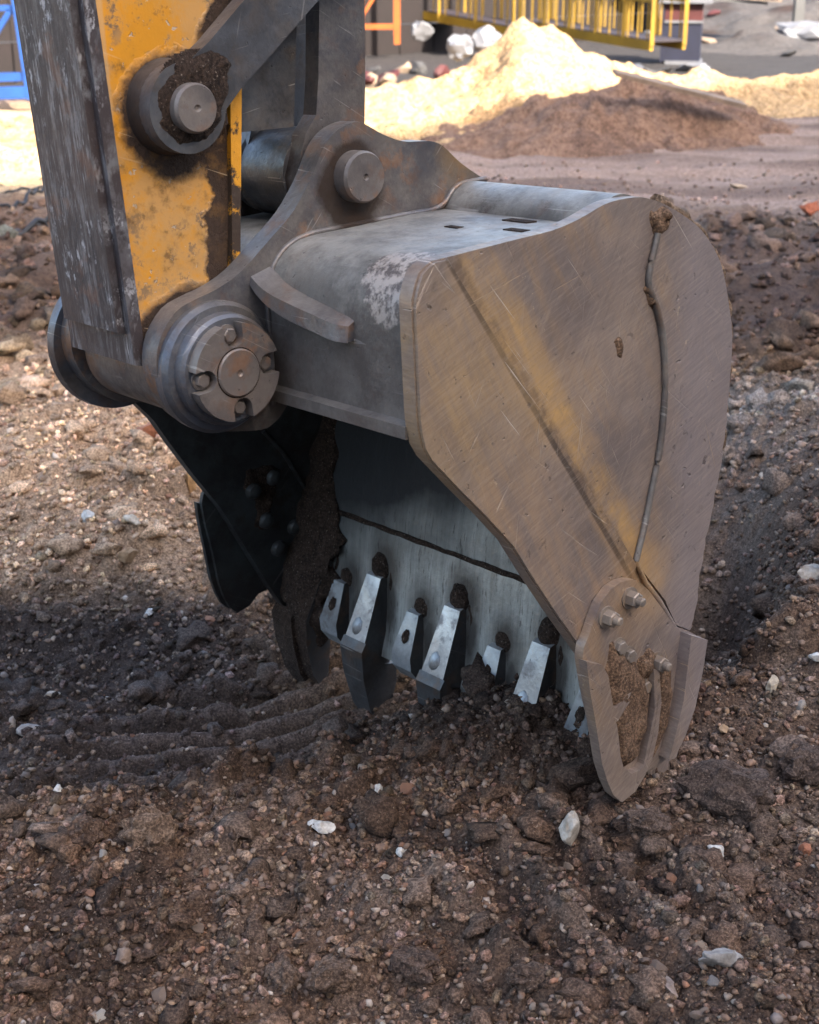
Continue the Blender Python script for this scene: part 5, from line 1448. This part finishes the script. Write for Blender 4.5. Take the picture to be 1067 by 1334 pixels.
def scatter(name, n, ymin, ymax, ypow, smin, smax, spow, seed, templates, mat, colf, flat=0.7, mask=None, smooth=False, embed=0.05, yk=0.0):
    r = np.random.default_rng(seed)
    y = ymin + (ymax - ymin) * r.random(n) ** ypow
    x = r.uniform(-0.36, 0.36, n) * (y + 0.55)
    keep = np.ones(n, bool)
    lx = (x - ORG.x) * AX_P.x + (y - ORG.y) * AX_P.y; ly = (x - ORG.x) * AX_W.x + (y - ORG.y) * AX_W.y
    if mask is not None: keep &= r.random(n) < mask(x, y)
    x, y = x[keep], y[keep]; n = len(x)
    s = (smin + (smax - smin) * r.random(n) ** spow) * (1 + yk * (y - 1.8))
    z = ground_z(x[None, :], y[None, :])[0]
    # orientation
    q = r.normal(size=(n, 4)); q /= np.linalg.norm(q, axis=1)[:, None]
    w, a, b, c = q.T
    Rm = np.stack([1 - 2 * (b * b + c * c), 2 * (a * b - c * w), 2 * (a * c + b * w), 2 * (a * b + c * w), 1 - 2 * (a * a + c * c), 2 * (b * c - a * w), 2 * (a * c - b * w), 2 * (b * c + a * w), 1 - 2 * (a * a + b * b)], 1).reshape(n, 3, 3)
    sc = np.stack([r.uniform(0.8, 1.35, n), r.uniform(0.65, 1.1, n), r.uniform(0.45, 0.85, n)], 1)
    cols = colf(x, y, r)
    ti = r.integers(0, len(templates), n)
    V = []; F = []; C = []; off = 0
    for k, (co, fc) in enumerate(templates):
        m = ti == k
        if not m.any(): continue
        v = co[None] * sc[m][:, None, :] * s[m][:, None, None]
        v = np.einsum('nij,nvj->nvi', Rm[m], v)
        v[..., 2] *= flat + 0.3 * 0
        v += np.stack([x[m], y[m], z[m] + s[m] * (0.5 - embed) * flat], 1)[:, None, :]
        nk = v.shape[0]
        V.append(v.reshape(-1, 3)); F.append((fc[None] + (np.arange(nk) * len(co))[:, None, None]).reshape(-1) + off)
        C.append(np.repeat(cols[m], len(co), 0)); off += nk * len(co)
    me = bpy.data.meshes.new(name)
    bulk(me, np.concatenate(V).astype(np.float32), np.concatenate(F), 3)
    set_col(me, np.concatenate(C))
    if smooth: me.polygons.foreach_set('use_smooth', np.ones(len(me.polygons), bool))
    o = link(name, me, mat)
    return tag(o, kind='stuff')

T0 = [ico0(k) for k in range(10)]
T1 = [shard_template(k, 1) for k in range(12)]
T1b = [shard_template(40 + k, 0) for k in range(8)]
def crumb_col(x, y, r):
    c = ground_col(x[None], y[None])[0] * 1.15
    return c * (0.50 + 1.5 * r.random((len(x), 1)) ** 1.8) * r.uniform(0.94, 1.06, (len(x), 3))
PAL = np.array([(0.30, 0.26, 0.22), (0.22, 0.16, 0.125), (0.42, 0.38, 0.34), (0.20, 0.13, 0.095), (0.17, 0.155, 0.15), (0.28, 0.20, 0.13), (0.26, 0.12, 0.07), (0.23, 0.19, 0.165), (0.55, 0.54, 0.52)])
PW = np.array([0.13, 0.20, 0.05, 0.22, 0.12, 0.10, 0.05, 0.115, 0.015])
def gravel_col(x, y, r):
    k = r.choice(len(PAL), len(x), p=PW / PW.sum())
    g = ground_col(x[None], y[None])[0]
    c = PAL[k] * r.uniform(0.6, 1.15, (len(x), 1)) * np.array((1.0, 0.93, 0.88))
    return c * 0.65 + g * 0.6
def cmask(x, y):
    return (1 - 0.92 * bumpf(x, y, -0.40, 3.12, 0.42, 0.26, 0.25)) * np.clip(0.75 + 0.7 * fbm(x * 2, y * 2, 3, 333), 0.2, 1)
scatter('soil_crumbs', 48000, 1.60, 5.8, 1.25, 0.0030, 0.0125, 2.2, 21, T0, M['crumb'], crumb_col, 0.85, cmask, yk=0.10)
scatter('gravel', 24000, 1.60, 5.8, 1.25, 0.0022, 0.0095, 2.4, 22, T0, M['stone'], gravel_col, 0.8, cmask, yk=0.12)
def rough_template(seed):
    bm = bmesh.new(); bmesh.ops.create_icosphere(bm, subdivisions=2, radius=1)
    off = Vector((seed * 3.7, seed, 1.0))
    for v in bm.verts:
        d = v.co.normalized()
        v.co = d * (0.95 + 0.75 * mnoise.fractal(d * 1.5 + off, 0.7, 2.2, 4))
    co = np.array([v.co[:] for v in bm.verts], np.float32)
    fc = np.array([[v.index for v in f.verts] for f in bm.faces], np.int32)
    bm.free()
    return co, fc
T2 = [rough_template(k) for k in range(14)]
def clod_col(x, y, r):
    return ground_col(x[None], y[None])[0] * (0.55 + 0.75 * r.random((len(x), 1)))
scatter('soil_lumps', 3200, 1.60, 6.5, 1.3, 0.006, 0.017, 2.2, 23, T1b, M['crumb'], crumb_col, 0.8, cmask, yk=0.16)
scatter('soil_clods', 1700, 1.60, 6.5, 1.25, 0.013, 0.044, 2.8, 29, T2, M['clod'], clod_col, 0.75, cmask, yk=0.12, smooth=True, embed=0.22)
scatter('coarse_gravel', 3000, 1.60, 6.5, 1.3, 0.006, 0.013, 2.2, 24, T1, M['stone'], gravel_col, 0.8, cmask, yk=0.14)
scatter('far_crumbs', 14000, 5.2, 12.5, 1.0, 0.006, 0.026, 2.2, 31, T0, M['crumb'], crumb_col, 0.8, lambda x, y: np.clip(1.1 - sstep(8.6, 10.0, y + 0.25 * x), 0.30, 1))
scatter('rough_clods', 1700, 5.0, 10.5, 1.0, 0.02, 0.085, 2.5, 25, T2, M['clod'], crumb_col, 0.7, lambda x, y: np.clip(1.1 - sstep(8.6, 10.0, y + 0.25 * x), 0.1, 1), embed=0.3)

settle_empties()
